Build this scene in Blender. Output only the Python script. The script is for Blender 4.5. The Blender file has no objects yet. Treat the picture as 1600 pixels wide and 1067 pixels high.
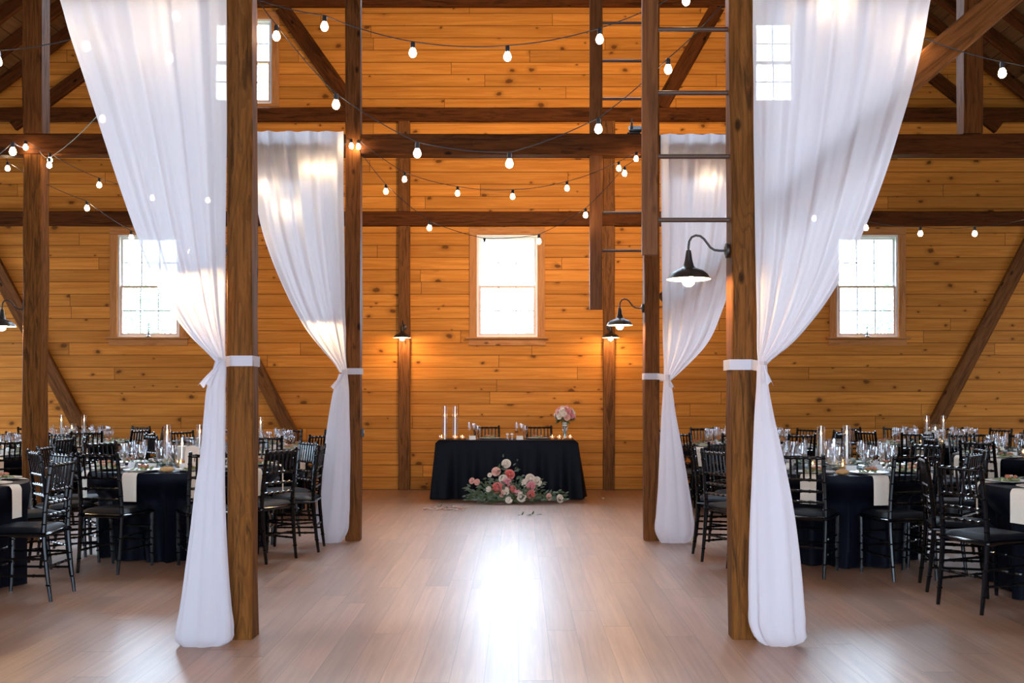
import bpy, math, random
from mathutils import Vector, Matrix, noise
import numpy as np

# ------------------------------------------------------------------ camera, world, lights, exposure
sc = bpy.context.scene
COL = sc.collection
PI = math.pi
F, CX, CY, H = 1556.0, 810.0, 616.0, 1.36          # focal length in pixels, vanishing point, eye height
D1, D2, DW = 5.51, 9.24, 14.2                       # depth of the near posts, far posts, back wall

cam_data = bpy.data.cameras.new('camera')
cam_data.sensor_width = 36.0
cam_data.lens = 36.0 * F / 1600.0
cam_data.shift_x = (800.0 - CX) / 1600.0
cam_data.shift_y = (CY - 533.5) / 1600.0
cam_data.clip_end = 300
cam = bpy.data.objects.new('camera', cam_data)
cam.location = (0, 0, H)
cam.rotation_euler = (PI / 2, 0, 0)
COL.objects.link(cam)
sc.camera = cam

sc.view_settings.view_transform = 'Standard'
sc.view_settings.look = 'None'
sc.view_settings.gamma = 1.0
sc.view_settings.use_curve_mapping = False
sc.view_settings.exposure = -0.18

world = bpy.data.worlds.new('world')
sc.world = world
world.use_nodes = True
bg = world.node_tree.nodes['Background']
bg.inputs['Color'].default_value = (0.64, 0.80, 1.0, 1)
# an overcast sky, brighter behind the barn than on the side of the doors
wn = world.node_tree
_tc = wn.nodes.new('ShaderNodeTexCoord')
_sx = wn.nodes.new('ShaderNodeSeparateXYZ')
_mr = wn.nodes.new('ShaderNodeMapRange')
wn.links.new(_tc.outputs['Generated'], _sx.inputs[0])
wn.links.new(_sx.outputs[1], _mr.inputs[0])
_mr.inputs[1].default_value, _mr.inputs[2].default_value = -0.2, 0.6
_mr.inputs[3].default_value, _mr.inputs[4].default_value = 11.0, 26.0
_zr = wn.nodes.new('ShaderNodeMapRange')       # an overcast zenith is about three times as bright as the horizon
wn.links.new(_sx.outputs[2], _zr.inputs[0])
_zr.inputs[1].default_value, _zr.inputs[2].default_value = 0.05, 1.0
_zr.inputs[3].default_value, _zr.inputs[4].default_value = 1.0, 4.0
_mu = wn.nodes.new('ShaderNodeMath')
_mu.operation = 'MULTIPLY'
wn.links.new(_mr.outputs[0], _mu.inputs[0])
wn.links.new(_zr.outputs[0], _mu.inputs[1])
wn.links.new(_mu.outputs[0], bg.inputs['Strength'])


def area_light(name, loc, rot, sx, sy, power, color, portal=False):
    l = bpy.data.lights.new(name, 'AREA')
    l.shape = 'RECTANGLE'
    l.size, l.size_y = sx, sy
    l.energy = power
    l.color = color
    if portal:
        l.cycles.is_portal = True
    o = bpy.data.objects.new(name, l)
    o.location = loc
    o.rotation_euler = rot
    COL.objects.link(o)
    return o


DOOR_W, DOOR_H, FRONT_Y = 5.6, 4.4, -3.0  # unseen door opening behind the camera, added to let daylight in
area_light('door_portal', (0, FRONT_Y - 0.1, DOOR_H / 2), (PI / 2, 0, PI), DOOR_W, DOOR_H, 1, (1, 1, 1), True)
for wx0, wx1, wz0, wz1 in ((745, 840, 527, 367), (184, 281, 527, 367), (1307, 1403, 527, 367), (330, 425, 162, 30), (1148, 1243, 162, 30)):
    x0, x1 = (wx0 - CX) / F * DW, (wx1 - CX) / F * DW
    z0, z1 = H - (wz0 - CY) / F * DW, H - (wz1 - CY) / F * DW
    area_light('window_portal', ((x0 + x1) / 2, DW + 0.25, (z0 + z1) / 2), (-PI / 2, 0, 0), x1 - x0, z1 - z0, 1, (1, 1, 1), True)

for px_, rz_, yc_, ly_ in ((-9.95, -PI / 2, 8.0, 11.6), (9.65, PI / 2, 10.6, 5.4)):  # portals over the added side windows
    area_light('side_portal', (px_, yc_, 2.15), (PI / 2, 0, rz_), ly_, 1.9, 1, (1, 1, 1), True)
area_light('gable_portal', (-0.16, DW + 0.25, 8.35), (-PI / 2, 0, 0), 5.8, 1.7, 1, (1, 1, 1), True)  # portal over the added gable row
try:
    sc.cycles.max_bounces = 10
    sc.cycles.diffuse_bounces = 4
    sc.cycles.transparent_max_bounces = 32
    sc.cycles.caustics_reflective = False
    sc.cycles.caustics_refractive = False
    sc.cycles.sample_clamp_indirect = 6.0
    sc.cycles.use_denoising = True
except Exception:
    pass

random.seed(7)
rnd = random.random


def U(a, b):
    return random.uniform(a, b)


def P(px, py, d):
    """A point seen at pixel (px, py) at depth d."""
    return Vector(((px - CX) / F * d, d, H - (py - CY) / F * d))


def proj(v):
    return (CX + v[0] / v[1] * F, CY - (v[2] - H) / v[1] * F)


# ------------------------------------------------------------------ mesh builder
class MB:
    def __init__(s):
        s.v, s.f = [], []

    def add(s, vs, fs):
        b = len(s.v)
        s.v += [tuple(x) for x in vs]
        s.f += [tuple(i + b for i in q) for q in fs]

    def box(s, c, size, rot=None, ch=0.0):
        hx, hy, hz = size[0] / 2, size[1] / 2, size[2] / 2
        c = Vector(c)
        R = rot if rot is not None else Matrix.Identity(3)
        if ch <= 0:
            pts = [(x, y, z) for z in (-hz, hz) for x, y in ((-hx, -hy), (hx, -hy), (hx, hy), (-hx, hy))]
            fs = [(3, 2, 1, 0), (4, 5, 6, 7), (0, 1, 5, 4), (1, 2, 6, 5), (2, 3, 7, 6), (3, 0, 4, 7)]
        else:
            rings = []
            for z, k in ((-hz, ch), (-hz + ch, 0), (hz - ch, 0), (hz, ch)):
                a, b = hx - k, hy - k
                rings += [(x, y, z) for x, y in ((-a + ch, -b), (a - ch, -b), (a, -b + ch), (a, b - ch), (a - ch, b), (-a + ch, b), (-a, b - ch), (-a, -b + ch))]
            pts = rings
            fs = [tuple(range(7, -1, -1)), tuple(range(24, 32))]
            for r in range(3):
                for i in range(8):
                    j = (i + 1) % 8
                    fs.append((r * 8 + i, r * 8 + j, r * 8 + 8 + j, r * 8 + 8 + i))
        s.add([c + R @ Vector(p) for p in pts], fs)
        return s

    def tube(s, pts, r, seg=8, cap=True):
        pts = [Vector(p) for p in pts]
        n = len(pts)
        rs = r if isinstance(r, (list, tuple)) else [r] * n
        t0 = (pts[1] - pts[0]).normalized()
        up = Vector((0, 0, 1)) if abs(t0.z) < 0.9 else Vector((0, 1, 0))
        nx = t0.cross(up).normalized()
        vs = []
        for i in range(n):
            t = (pts[min(i + 1, n - 1)] - pts[max(i - 1, 0)]).normalized()
            nx = (nx - t * nx.dot(t))
            nx = nx.normalized() if nx.length > 1e-6 else t.orthogonal().normalized()
            ny = t.cross(nx)
            for k in range(seg):
                a = 2 * PI * k / seg
                vs.append(pts[i] + (nx * math.cos(a) + ny * math.sin(a)) * rs[i])
        fs = []
        for i in range(n - 1):
            for k in range(seg):
                j = (k + 1) % seg
                fs.append((i * seg + k, i * seg + j, (i + 1) * seg + j, (i + 1) * seg + k))
        if cap:
            fs.append(tuple(range(seg - 1, -1, -1)))
            fs.append(tuple((n - 1) * seg + k for k in range(seg)))
        s.add(vs, fs)
        return s

    def lathe(s, prof, c=(0, 0, 0), seg=16, R=None):
        c = Vector(c)
        vs, fs = [], []
        for r, z in prof:
            for k in range(seg):
                a = 2 * PI * k / seg
                p = Vector((r * math.cos(a), r * math.sin(a), z))
                vs.append(c + (R @ p if R is not None else p))
        n = len(prof)
        for i in range(n - 1):
            for k in range(seg):
                j = (k + 1) % seg
                fs.append((i * seg + k, i * seg + j, (i + 1) * seg + j, (i + 1) * seg + k))
        if prof[0][0] > 1e-5:
            fs.append(tuple(range(seg - 1, -1, -1)))
        if prof[-1][0] > 1e-5:
            fs.append(tuple((n - 1) * seg + k for k in range(seg)))
        s.add(vs, fs)
        return s

    def open_lathe(s, prof, c=(0, 0, 0), seg=16):
        c = Vector(c)
        n = len(prof)
        vs = [c + Vector((r * math.cos(2 * PI * k / seg), r * math.sin(2 * PI * k / seg), z)) for r, z in prof for k in range(seg)]
        fs = [(i * seg + k, i * seg + (k + 1) % seg, (i + 1) * seg + (k + 1) % seg, (i + 1) * seg + k) for i in range(n - 1) for k in range(seg)]
        s.add(vs, fs)
        return s

    def grid(s, fn, nu, nv, closed=False):
        """fn(u, v) with u across, v along; closed joins u = 0 and u = 1."""
        cu = nu if closed else nu + 1
        vs = [fn(i / nu, j / nv) for j in range(nv + 1) for i in range(cu)]
        fs = []
        for j in range(nv):
            for i in range(nu):
                i2 = (i + 1) % cu
                fs.append((j * cu + i, j * cu + i2, (j + 1) * cu + i2, (j + 1) * cu + i))
        s.add(vs, fs)
        return s

    def leaf(s, p, d, n, L, W, bend=0.15):
        """A pointed leaf from p along d, facing n."""
        p, d = Vector(p), Vector(d).normalized()
        n = Vector(n)
        sd = d.cross(n)
        sd = sd.normalized() if sd.length > 1e-4 else d.orthogonal().normalized()
        n = sd.cross(d)
        pts = [p, p + d * L * .35 + sd * W * .5 - n * L * bend * .3, p + d * L * .35 + n * L * .04, p + d * L * .35 - sd * W * .5 - n * L * bend * .3,
               p + d * L * .7 + sd * W * .38 - n * L * bend, p + d * L * .7 - n * L * bend * .6, p + d * L * .7 - sd * W * .38 - n * L * bend, p + d * L - n * L * bend * 1.6]
        s.add(pts, [(0, 1, 2), (0, 2, 3), (1, 4, 5, 2), (2, 5, 6, 3), (4, 7, 5), (5, 7, 6)])
        return s

    def mesh(s, name, smooth=True, angle=40):
        me = bpy.data.meshes.new(name)
        me.from_pydata(s.v, [], s.f)
        me.update()
        if smooth:
            me.polygons.foreach_set('use_smooth', [True] * len(me.polygons))
            me.set_sharp_from_angle(angle=math.radians(angle))
        return me

    def build(s, name, mat, parent=None, smooth=True, angle=40):
        me = s.mesh(name, smooth, angle)
        me.materials.append(mat)
        o = bpy.data.objects.new(name, me)
        COL.objects.link(o)
        if parent is not None:
            o.parent = parent
        return o


def tag(o, label=None, cat=None, group=None, kind=None):
    if label:
        o['label'] = label
    if cat:
        o['category'] = cat
    if group:
        o['group'] = group
    if kind:
        o['kind'] = kind
    return o


def thing(name, loc=(0, 0, 0), rz=0.0, label=None, cat=None, group=None, kind=None):
    o = bpy.data.objects.new(name, None)
    o.empty_display_size = 0.05
    COL.objects.link(o)
    o.location = loc
    o.rotation_euler = (0, 0, rz)
    return tag(o, label, cat, group, kind)


def dup(o, parent=None):
    c = o.copy()
    COL.objects.link(c)
    c.parent = parent
    for ch in list(o.children):
        dup(ch, c)
    return c


# ------------------------------------------------------------------ materials
class N:
    """Small helper that writes node trees."""
    def __init__(s, name):
        s.m = bpy.data.materials.new(name)
        s.m.use_nodes = True
        s.t = s.m.node_tree
        s.t.nodes.clear()
        s.out = s.t.nodes.new('ShaderNodeOutputMaterial')

    def n(s, typ, ins=None, **props):
        nd = s.t.nodes.new(typ)
        for k, v in props.items():
            setattr(nd, k, v)
        for k, v in (ins or {}).items():
            s.set(nd.inputs[k], v)
        return nd

    def set(s, sock, v):
        if isinstance(v, bpy.types.NodeSocket):
            s.t.links.new(v, sock)
        else:
            if sock.type == 'RGBA' and len(v) == 3:
                v = (*v, 1)
            sock.default_value = v

    def math(s, op, a, b=0.0, c=0.0, clamp=False):
        nd = s.n('ShaderNodeMath', {0: a, 1: b, 2: c}, operation=op, use_clamp=clamp)
        return nd.outputs[0]

    def mix(s, f, a, b, blend='MIX'):
        nd = s.n('ShaderNodeMix', data_type='RGBA', blend_type=blend)
        s.set(nd.inputs[0], f)
        s.set(nd.inputs[6], a)
        s.set(nd.inputs[7], b)
        return nd.outputs[2]

    def xyz(s, x, y, z):
        return s.n('ShaderNodeCombineXYZ', {0: x, 1: y, 2: z}).outputs[0]

    def obj(s):
        return s.n('ShaderNodeTexCoord').outputs['Object']

    def sep(s, v):
        return s.n('ShaderNodeSeparateXYZ', {0: v}).outputs

    def noise(s, v, scale=1.0, detail=4.0, rough=0.55, dist=0.0):
        return s.n('ShaderNodeTexNoise', {'Vector': v, 'Scale': scale, 'Detail': detail, 'Roughness': rough, 'Distortion': dist}).outputs[0]

    def white(s, v):
        return s.n('ShaderNodeTexWhiteNoise', {'Vector': v}, noise_dimensions='3D').outputs[0]

    def step(s, v, a, b):
        nd = s.n('ShaderNodeMapRange', {0: v, 1: a, 2: b, 3: 0.0, 4: 1.0}, interpolation_type='SMOOTHSTEP')
        return nd.outputs[0]

    def bump(s, h, strength=0.3, dist=0.01):
        return s.n('ShaderNodeBump', {'Height': h, 'Strength': strength, 'Distance': dist}).outputs[0]

    def bsdf(s, **k):
        nd = s.n('ShaderNodeBsdfPrincipled')
        for kk, v in k.items():
            s.set(nd.inputs[kk.replace('_', ' ')], v)
        return nd.outputs[0]

    def done(s, sh):
        s.t.links.new(sh, s.out.inputs[0])
        return s.m


def simple(name, col, rough=0.5, metal=0.0, spec=0.5, **k):
    n = N(name)
    c = n.noise(n.obj(), 14.0, 3.0)
    cc = n.mix(c, tuple(x * .88 for x in col), tuple(min(1, x * 1.08) for x in col))
    nd = n.n('ShaderNodeBsdfPrincipled', {'Base Color': cc, 'Roughness': rough, 'Metallic': metal, 'Specular IOR Level': spec})
    for kk, v in k.items():
        n.set(nd.inputs[kk.replace('_', ' ')], v)
    return n.done(nd.outputs[0])


def boards_material(name, along, across, bw, plank, light, dark, knot, rough, knots=True, gap=0.05, var=0.35):
    """Boards running along one axis; grain, knots, grooves and butt joints."""
    n = N(name)
    o = n.sep(n.obj())
    A, B = o[along], o[across]
    q = n.math('DIVIDE', B, bw)
    bi = n.math('FLOOR', q)
    fr = n.math('SUBTRACT', q, bi)
    r1 = n.white(n.xyz(bi, 3.1, 0.7))
    a2 = n.math('DIVIDE', n.math('MULTIPLY_ADD', r1, 17.0, A), plank)
    pi_ = n.math('FLOOR', a2)
    fa = n.math('SUBTRACT', a2, pi_)
    r2 = n.white(n.xyz(bi, pi_, 5.3))
    off = n.math('MULTIPLY', r2, 40.0)
    gv = n.xyz(n.math('MULTIPLY_ADD', A, 0.7, off), n.math('MULTIPLY', B, 16.0), off)
    g = n.noise(gv, 1.6, 6.0, 0.6, 0.6)
    g2 = n.noise(n.xyz(n.math('MULTIPLY_ADD', A, 0.5, off), n.math('MULTIPLY', B, 4.0), off), 1.2, 3.0, 0.5, 0.8)
    c = n.mix(n.step(g, 0.3, 0.7), dark, light)
    c = n.mix(n.math('MULTIPLY', n.step(g2, 0.45, 0.75), 0.35), c, tuple(x * .72 for x in dark))
    tone = n.math('MULTIPLY_ADD', r2, var, 1.0 - var / 2)
    c = n.mix(1.0, c, n.xyz(tone, tone, tone), 'MULTIPLY')
    if knots:
        wob = n.noise(n.xyz(A, B, off), 9.0, 2.0)
        kv = n.xyz(n.math('MULTIPLY_ADD', n.math('ADD', A, n.math('MULTIPLY', wob, 0.05)), 3.0, off), n.math('MULTIPLY_ADD', n.math('ADD', B, n.math('MULTIPLY', wob, 0.05)), 4.6, off), 0.0)
        vo = n.n('ShaderNodeTexVoronoi', {'Vector': kv, 'Scale': 1.0, 'Randomness': 1.0}, voronoi_dimensions='2D')
        pick = n.sep(vo.outputs['Color'])
        on = n.math('GREATER_THAN', pick[0], 0.66)
        size = n.math('MULTIPLY_ADD', n.math('POWER', pick[1], 2.0), 0.13, 0.045)
        dd = n.math('DIVIDE', vo.outputs['Distance'], size)
        core = n.math('MULTIPLY', n.math('SUBTRACT', 1.0, n.step(dd, 0.55, 1.1)), on)
        halo = n.math('MULTIPLY', n.math('SUBTRACT', 1.0, n.step(dd, 0.8, 2.6)), on)
        c = n.mix(n.math('MULTIPLY', halo, 0.45), c, tuple(x * .6 for x in dark))
        c = n.mix(n.math('MULTIPLY', core, 0.85), c, knot)
    gl = n.math('MAXIMUM', n.math('LESS_THAN', fr, gap), n.math('LESS_THAN', fa, 0.0022 * 3.0 / plank))
    c = n.mix(n.math('MULTIPLY', gl, 0.9), c, tuple(x * .18 for x in dark))
    hgt = n.math('SUBTRACT', n.math('MULTIPLY', g, 0.12), gl)
    bmp = n.bump(hgt, 0.5, 0.006)
    rg = n.math('MULTIPLY_ADD', g2, 0.18, rough - 0.09)
    return n, c, rg, bmp


def pine_mat(name, light, dark, knot, rough=0.42, along=0, across=2, bw=0.174):
    n, c, rg, b = boards_material(name, along, across, bw, 3.3, light, dark, knot, rough)
    return n.done(n.bsdf(Base_Color=c, Roughness=rg, Normal=b, Specular_IOR_Level=0.10))


def beam_mat(name, light, mid, dark, rough=0.6, ring=1.0):
    """Hewn timber: grain follows the local z axis of each timber."""
    n = N(name)
    o = n.sep(n.obj())
    ri = n.n('ShaderNodeObjectInfo').outputs['Random']
    off = n.math('MULTIPLY', ri, 50.0)
    v = n.xyz(n.math('MULTIPLY_ADD', o[0], 9.0, off), n.math('MULTIPLY_ADD', o[1], 9.0, off), n.math('MULTIPLY', o[2], 1.1))
    g = n.noise(v, 1.4, 6.0, 0.62, 1.4 * ring)
    wv = n.math('FRACT', n.math('MULTIPLY', n.noise(v, 0.55, 2.0, 0.4, 1.0), 9.0))
    fine = n.noise(n.xyz(n.math('MULTIPLY', o[0], 60.0), n.math('MULTIPLY', o[1], 60.0), n.math('MULTIPLY_ADD', o[2], 3.0, off)), 1.0, 4.0)
    c = n.mix(n.step(g, 0.30, 0.62), mid, light)
    c = n.mix(n.math('MULTIPLY', n.step(wv, 0.62, 0.9), 0.3 * ring), c, dark)
    c = n.mix(n.math('MULTIPLY', n.step(g, 0.50, 0.66), 0.75), c, dark)
    c = n.mix(n.math('MULTIPLY', n.step(fine, 0.48, 0.66), 0.5), c, dark)
    vo = n.n('ShaderNodeTexVoronoi', {'Vector': n.xyz(n.math('MULTIPLY_ADD', o[0], 6.0, off), n.math('MULTIPLY', o[1], 6.0), n.math('MULTIPLY', o[2], 3.2)), 'Scale': 1.0})
    pk = n.sep(vo.outputs['Color'])
    kn = n.math('MULTIPLY', n.math('SUBTRACT', 1.0, n.step(vo.outputs['Distance'], 0.06, 0.16)), n.math('GREATER_THAN', pk[0], 0.6))
    c = n.mix(n.math('MULTIPLY', kn, 0.85), c, tuple(x * .35 for x in dark))
    h = n.math('ADD', n.math('MULTIPLY', fine, 0.5), n.math('SUBTRACT', n.math('MULTIPLY', g, 0.8), kn))
    return n.done(n.bsdf(Base_Color=c, Roughness=rough, Normal=n.bump(h, 0.45, 0.008), Specular_IOR_Level=0.06))


M = {}
M['pine'] = pine_mat('pine boards', (0.66, 0.265, 0.046), (0.50, 0.175, 0.024), (0.12, 0.040, 0.010), 0.55)
M['side_pine'] = pine_mat('side pine boards', (0.62, 0.26, 0.055), (0.46, 0.17, 0.03), (0.12, 0.04, 0.01), along=1)
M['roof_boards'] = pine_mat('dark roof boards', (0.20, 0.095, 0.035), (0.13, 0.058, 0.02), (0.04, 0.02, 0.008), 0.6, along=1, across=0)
M['trim'] = beam_mat('window casing pine', (0.56, 0.25, 0.085), (0.46, 0.19, 0.06), (0.33, 0.12, 0.035), 0.4, 0.3)
M['post'] = beam_mat('weathered oak post', (0.205, 0.076, 0.016), (0.125, 0.043, 0.008), (0.024, 0.009, 0.003), 0.6)
M['post_far'] = beam_mat('stained timber post', (0.19, 0.068, 0.017), (0.12, 0.040, 0.010), (0.035, 0.011, 0.003), 0.55, 0.6)
M['beam'] = beam_mat('dark timber beam', (0.125, 0.038, 0.009), (0.080, 0.024, 0.006), (0.02, 0.007, 0.002), 0.6, 0.6)
M['stud'] = beam_mat('brown wall stud', (0.22, 0.085, 0.024), (0.15, 0.055, 0.015), (0.055, 0.02, 0.007), 0.5, 0.7)
M['rail'] = beam_mat('planed ladder plank', (0.20, 0.074, 0.024), (0.145, 0.052, 0.016), (0.08, 0.028, 0.009), 0.42, 0.2)
M['rung'] = simple('dark pipe rung', (0.075, 0.035, 0.02), 0.5, 0.0)


def floor_mat():
    n, c, rg, b = boards_material('honey oak floor', 1, 0, 0.165, 2.6, (0.40, 0.205, 0.112), (0.28, 0.130, 0.062), (0.10, 0.045, 0.02), 0.30, False, 0.016, 0.34)
    sm = n.noise(n.obj(), 1.3, 4.0, 0.6)
    rr = n.math('MULTIPLY_ADD', sm, 0.12, 0.29)
    return n.done(n.bsdf(Base_Color=c, Roughness=rr, Normal=b, Specular_IOR_Level=0.36, Coat_Weight=1.0, Coat_Roughness=0.52, Coat_IOR=1.55, Coat_Normal=b))


M['floor'] = floor_mat()


def sheer(name, col, transp, transl):
    n = N(name)
    o = n.sep(n.obj())
    w = n.noise(n.xyz(n.math('MULTIPLY', o[0], 90.0), n.math('MULTIPLY', o[1], 90.0), n.math('MULTIPLY', o[2], 4.0)), 1.0, 3.0)
    d = n.n('ShaderNodeBsdfDiffuse', {'Color': col}).outputs[0]
    t = n.n('ShaderNodeBsdfTranslucent', {'Color': col}).outputs[0]
    m1 = n.n('ShaderNodeMixShader', {0: transl, 1: d, 2: t}).outputs[0]
    tr = n.n('ShaderNodeBsdfTransparent').outputs[0]
    lw = n.n('ShaderNodeLayerWeight', {'Blend': 0.35}).outputs['Facing']
    f = n.math('MULTIPLY', n.math('SUBTRACT', 1.0, lw), n.math('MULTIPLY_ADD', w, 0.02, transp - 0.01), clamp=True)
    return n.done(n.n('ShaderNodeMixShader', {0: f, 1: m1, 2: tr}).outputs[0])


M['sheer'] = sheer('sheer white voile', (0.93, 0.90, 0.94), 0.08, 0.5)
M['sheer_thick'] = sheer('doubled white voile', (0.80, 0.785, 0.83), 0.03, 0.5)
M['sash'] = sheer('white ribbon tie', (0.76, 0.73, 0.77), 0.04, 0.3)


def cloth(name, col, rough=0.85, sheen=0.3, spec=0.05):
    n = N(name)
    o = n.obj()
    w = n.noise(o, 220.0, 2.0)
    c = n.mix(w, tuple(x * .85 for x in col), tuple(min(1, x * 1.1) for x in col))
    return n.done(n.bsdf(Base_Color=c, Roughness=rough, Normal=n.bump(w, 0.12, 0.002), Sheen_Weight=sheen, Sheen_Roughness=0.4, Specular_IOR_Level=spec))


M['black_cloth'] = cloth('black satin cloth', (0.0035, 0.0046, 0.0095), 0.5, 0.0, 0.07)
M['napkin'] = cloth('cream linen napkin', (0.80, 0.70, 0.58), 0.9, 0.1)
M['chair'] = simple('black lacquered wood', (0.0025, 0.0035, 0.005), 0.15, 0, 0.33)
M['cushion'] = cloth('black seat cushion', (0.004, 0.006, 0.010), 0.5, 0.0, 0.13)
M['iron'] = simple('dark bronze metal', (0.045, 0.036, 0.032), 0.38, 0.6)
M['enamel'] = simple('white enamel', (0.85, 0.82, 0.76), 0.35)
M['plastic'] = simple('black plastic', (0.02, 0.02, 0.025), 0.4)
M['china'] = simple('white china', (0.80, 0.79, 0.77), 0.2)
M['card'] = simple('white card', (0.85, 0.83, 0.80), 0.8)
M['cream_card'] = simple('cream card', (0.82, 0.68, 0.56), 0.7)
M['ink'] = simple('brown ink', (0.16, 0.09, 0.06), 0.7)
M['wax'] = simple('ivory wax', (0.93, 0.84, 0.73), 0.5, Subsurface_Weight=0.3)
M['white_paint'] = simple('white window paint', (0.80, 0.80, 0.82), 0.4)
M['sash_wood'] = simple('pale wood sash', (0.72, 0.52, 0.42), 0.4)
M['muntin'] = simple('grey muntin', (0.42, 0.47, 0.50), 0.5)
M['leaf'] = simple('green leaf', (0.055, 0.095, 0.035), 0.5)
M['leaf_grey'] = simple('eucalyptus leaf', (0.12, 0.17, 0.12), 0.55)
M['salad'] = simple('salad leaf', (0.22, 0.26, 0.07), 0.5)
M['tomato'] = simple('salad garnish', (0.50, 0.16, 0.08), 0.4)
M['bread'] = simple('bread crust', (0.55, 0.30, 0.11), 0.7)
M['rose_white'] = simple('ivory petals', (0.85, 0.76, 0.66), 0.6)
M['rose_blush'] = simple('blush petals', (0.82, 0.50, 0.42), 0.6)
M['rose_coral'] = simple('coral petals', (0.75, 0.20, 0.18), 0.6)
M['rose_pink'] = simple('pink petals', (0.80, 0.36, 0.40), 0.6)
M['stem'] = simple('green stem', (0.08, 0.14, 0.05), 0.5)
M['grass'] = simple('meadow grass', (0.08, 0.13, 0.04), 0.9)
M['tree_leaf'] = cloth('tree leaves', (0.34, 0.56, 0.42), 0.8, 0.0)
M['bark'] = simple('tree bark', (0.14, 0.10, 0.07), 0.9)


def glow(name, col, strength):
    n = N(name)
    f = n.n('ShaderNodeLayerWeight', {'Blend': 0.4}).outputs['Facing']
    c = n.mix(f, tuple(min(1, x * 1.05) for x in col), col)
    return n.done(n.n('ShaderNodeEmission', {'Color': c, 'Strength': strength}).outputs[0])


M['bulb'] = glow('lit string bulb', (1.0, 0.70, 0.42), 90.0)
M['lamp_bulb'] = glow('lit lamp bulb', (1.0, 0.60, 0.28), 340.0)
M['flame'] = glow('candle flame', (1.0, 0.60, 0.28), 28.0)


def clear_glass(name, tint, gloss, base):
    n = N(name)
    lw = n.n('ShaderNodeLayerWeight', {'Blend': 0.5}).outputs['Facing']
    f = n.math('MULTIPLY_ADD', n.math('POWER', lw, 2.5), gloss, base, clamp=True)
    t = n.n('ShaderNodeBsdfTransparent', {'Color': tint}).outputs[0]
    g = n.n('ShaderNodeBsdfGlossy', {'Color': (1, 1, 1, 1), 'Roughness': 0.04}).outputs[0]
    return n.done(n.n('ShaderNodeMixShader', {0: f, 1: t, 2: g}).outputs[0])


M['glass'] = clear_glass('clear glass', (0.97, 0.98, 0.99, 1), 0.75, 0.09)
M['pane'] = clear_glass('window glass', (0.97, 0.985, 0.98, 1), 0.5, 0.03)
M['amber'] = clear_glass('amber votive glass', (1.0, 0.88, 0.72, 1), 0.5, 0.12)

# ------------------------------------------------------------------ setting: floor, walls, roof
XL, XR = -9.7, 9.4
RIDGE_X, RIDGE_Z, SLOPE = -0.16, 11.2, 0.76


def struct(o, label, cat):
    return tag(o, label, cat, None, 'structure')


ADDED_GABLE = [(-0.16 + 1.5 * i - 0.62, -0.16 + 1.5 * i + 0.62, 7.55, 9.15) for i in (-1.5, -0.5, 0.5, 1.5)]  # window row added above the view, to backlight floor and drapes
fl = MB().box(((XL + XR) / 2, (FRONT_Y + DW) / 2, -0.05), (XR - XL + 0.4, DW - FRONT_Y + 0.4, 0.1)).build('floor', M['floor'], None, False)
struct(fl, 'glossy reddish brown plank floor of the barn', 'floor')

WIN = []
for px0, px1, py1, py0 in ((745, 840, 367, 527), (184, 281, 367, 527), (1307, 1403, 367, 527), (330, 425, 30, 162), (1148, 1243, 30, 162)):
    a, b = P(px0, py0, DW), P(px1, py1, DW)
    WIN.append((a.x, b.x, a.z, b.z))


def wall_with_holes(y0, y1, x0, x1, z0, z1, holes):
    m = MB()
    xs = sorted({x0, x1, *[h[0] for h in holes], *[h[1] for h in holes]})
    zs = sorted({z0, z1, *[h[2] for h in holes], *[h[3] for h in holes]})
    for i in range(len(xs) - 1):
        for j in range(len(zs) - 1):
            cx, cz = (xs[i] + xs[i + 1]) / 2, (zs[j] + zs[j + 1]) / 2
            if any(h[0] < cx < h[1] and h[2] < cz < h[3] for h in holes):
                continue
            a, b, c, d = xs[i], xs[i + 1], zs[j], zs[j + 1]
            m.add([(a, y0, c), (b, y0, c), (b, y0, d), (a, y0, d)], [(0, 1, 2, 3)])
            m.add([(a, y1, c), (b, y1, c), (b, y1, d), (a, y1, d)], [(3, 2, 1, 0)])
    for h in holes:
        a, b, c, d = h
        m.add([(a, y0, c), (a, y1, c), (a, y1, d), (a, y0, d)], [(0, 1, 2, 3)])
        m.add([(b, y0, c), (b, y1, c), (b, y1, d), (b, y0, d)], [(3, 2, 1, 0)])
        m.add([(a, y0, c), (b, y0, c), (b, y1, c), (a, y1, c)], [(3, 2, 1, 0)])
        m.add([(a, y0, d), (b, y0, d), (b, y1, d), (a, y1, d)], [(0, 1, 2, 3)])
    return m


wb = wall_with_holes(DW, DW + 0.16, XL, XR, 0.0, 11.6, WIN + ADDED_GABLE).build('wall_back', M['pine'], None, False)
struct(wb, 'knotty orange pine board wall at the back of the barn', 'wall')
ADDED_SIDE_L = [(y - 0.9, y + 0.9, 1.2, 3.1) for y in (3.2, 6.4, 9.6, 12.8)]  # side windows out of view, added to even out the daylight
ADDED_SIDE_R = [(y - 0.7, y + 0.7, 1.2, 3.1) for y in (7.4, 11.4)]


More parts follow.
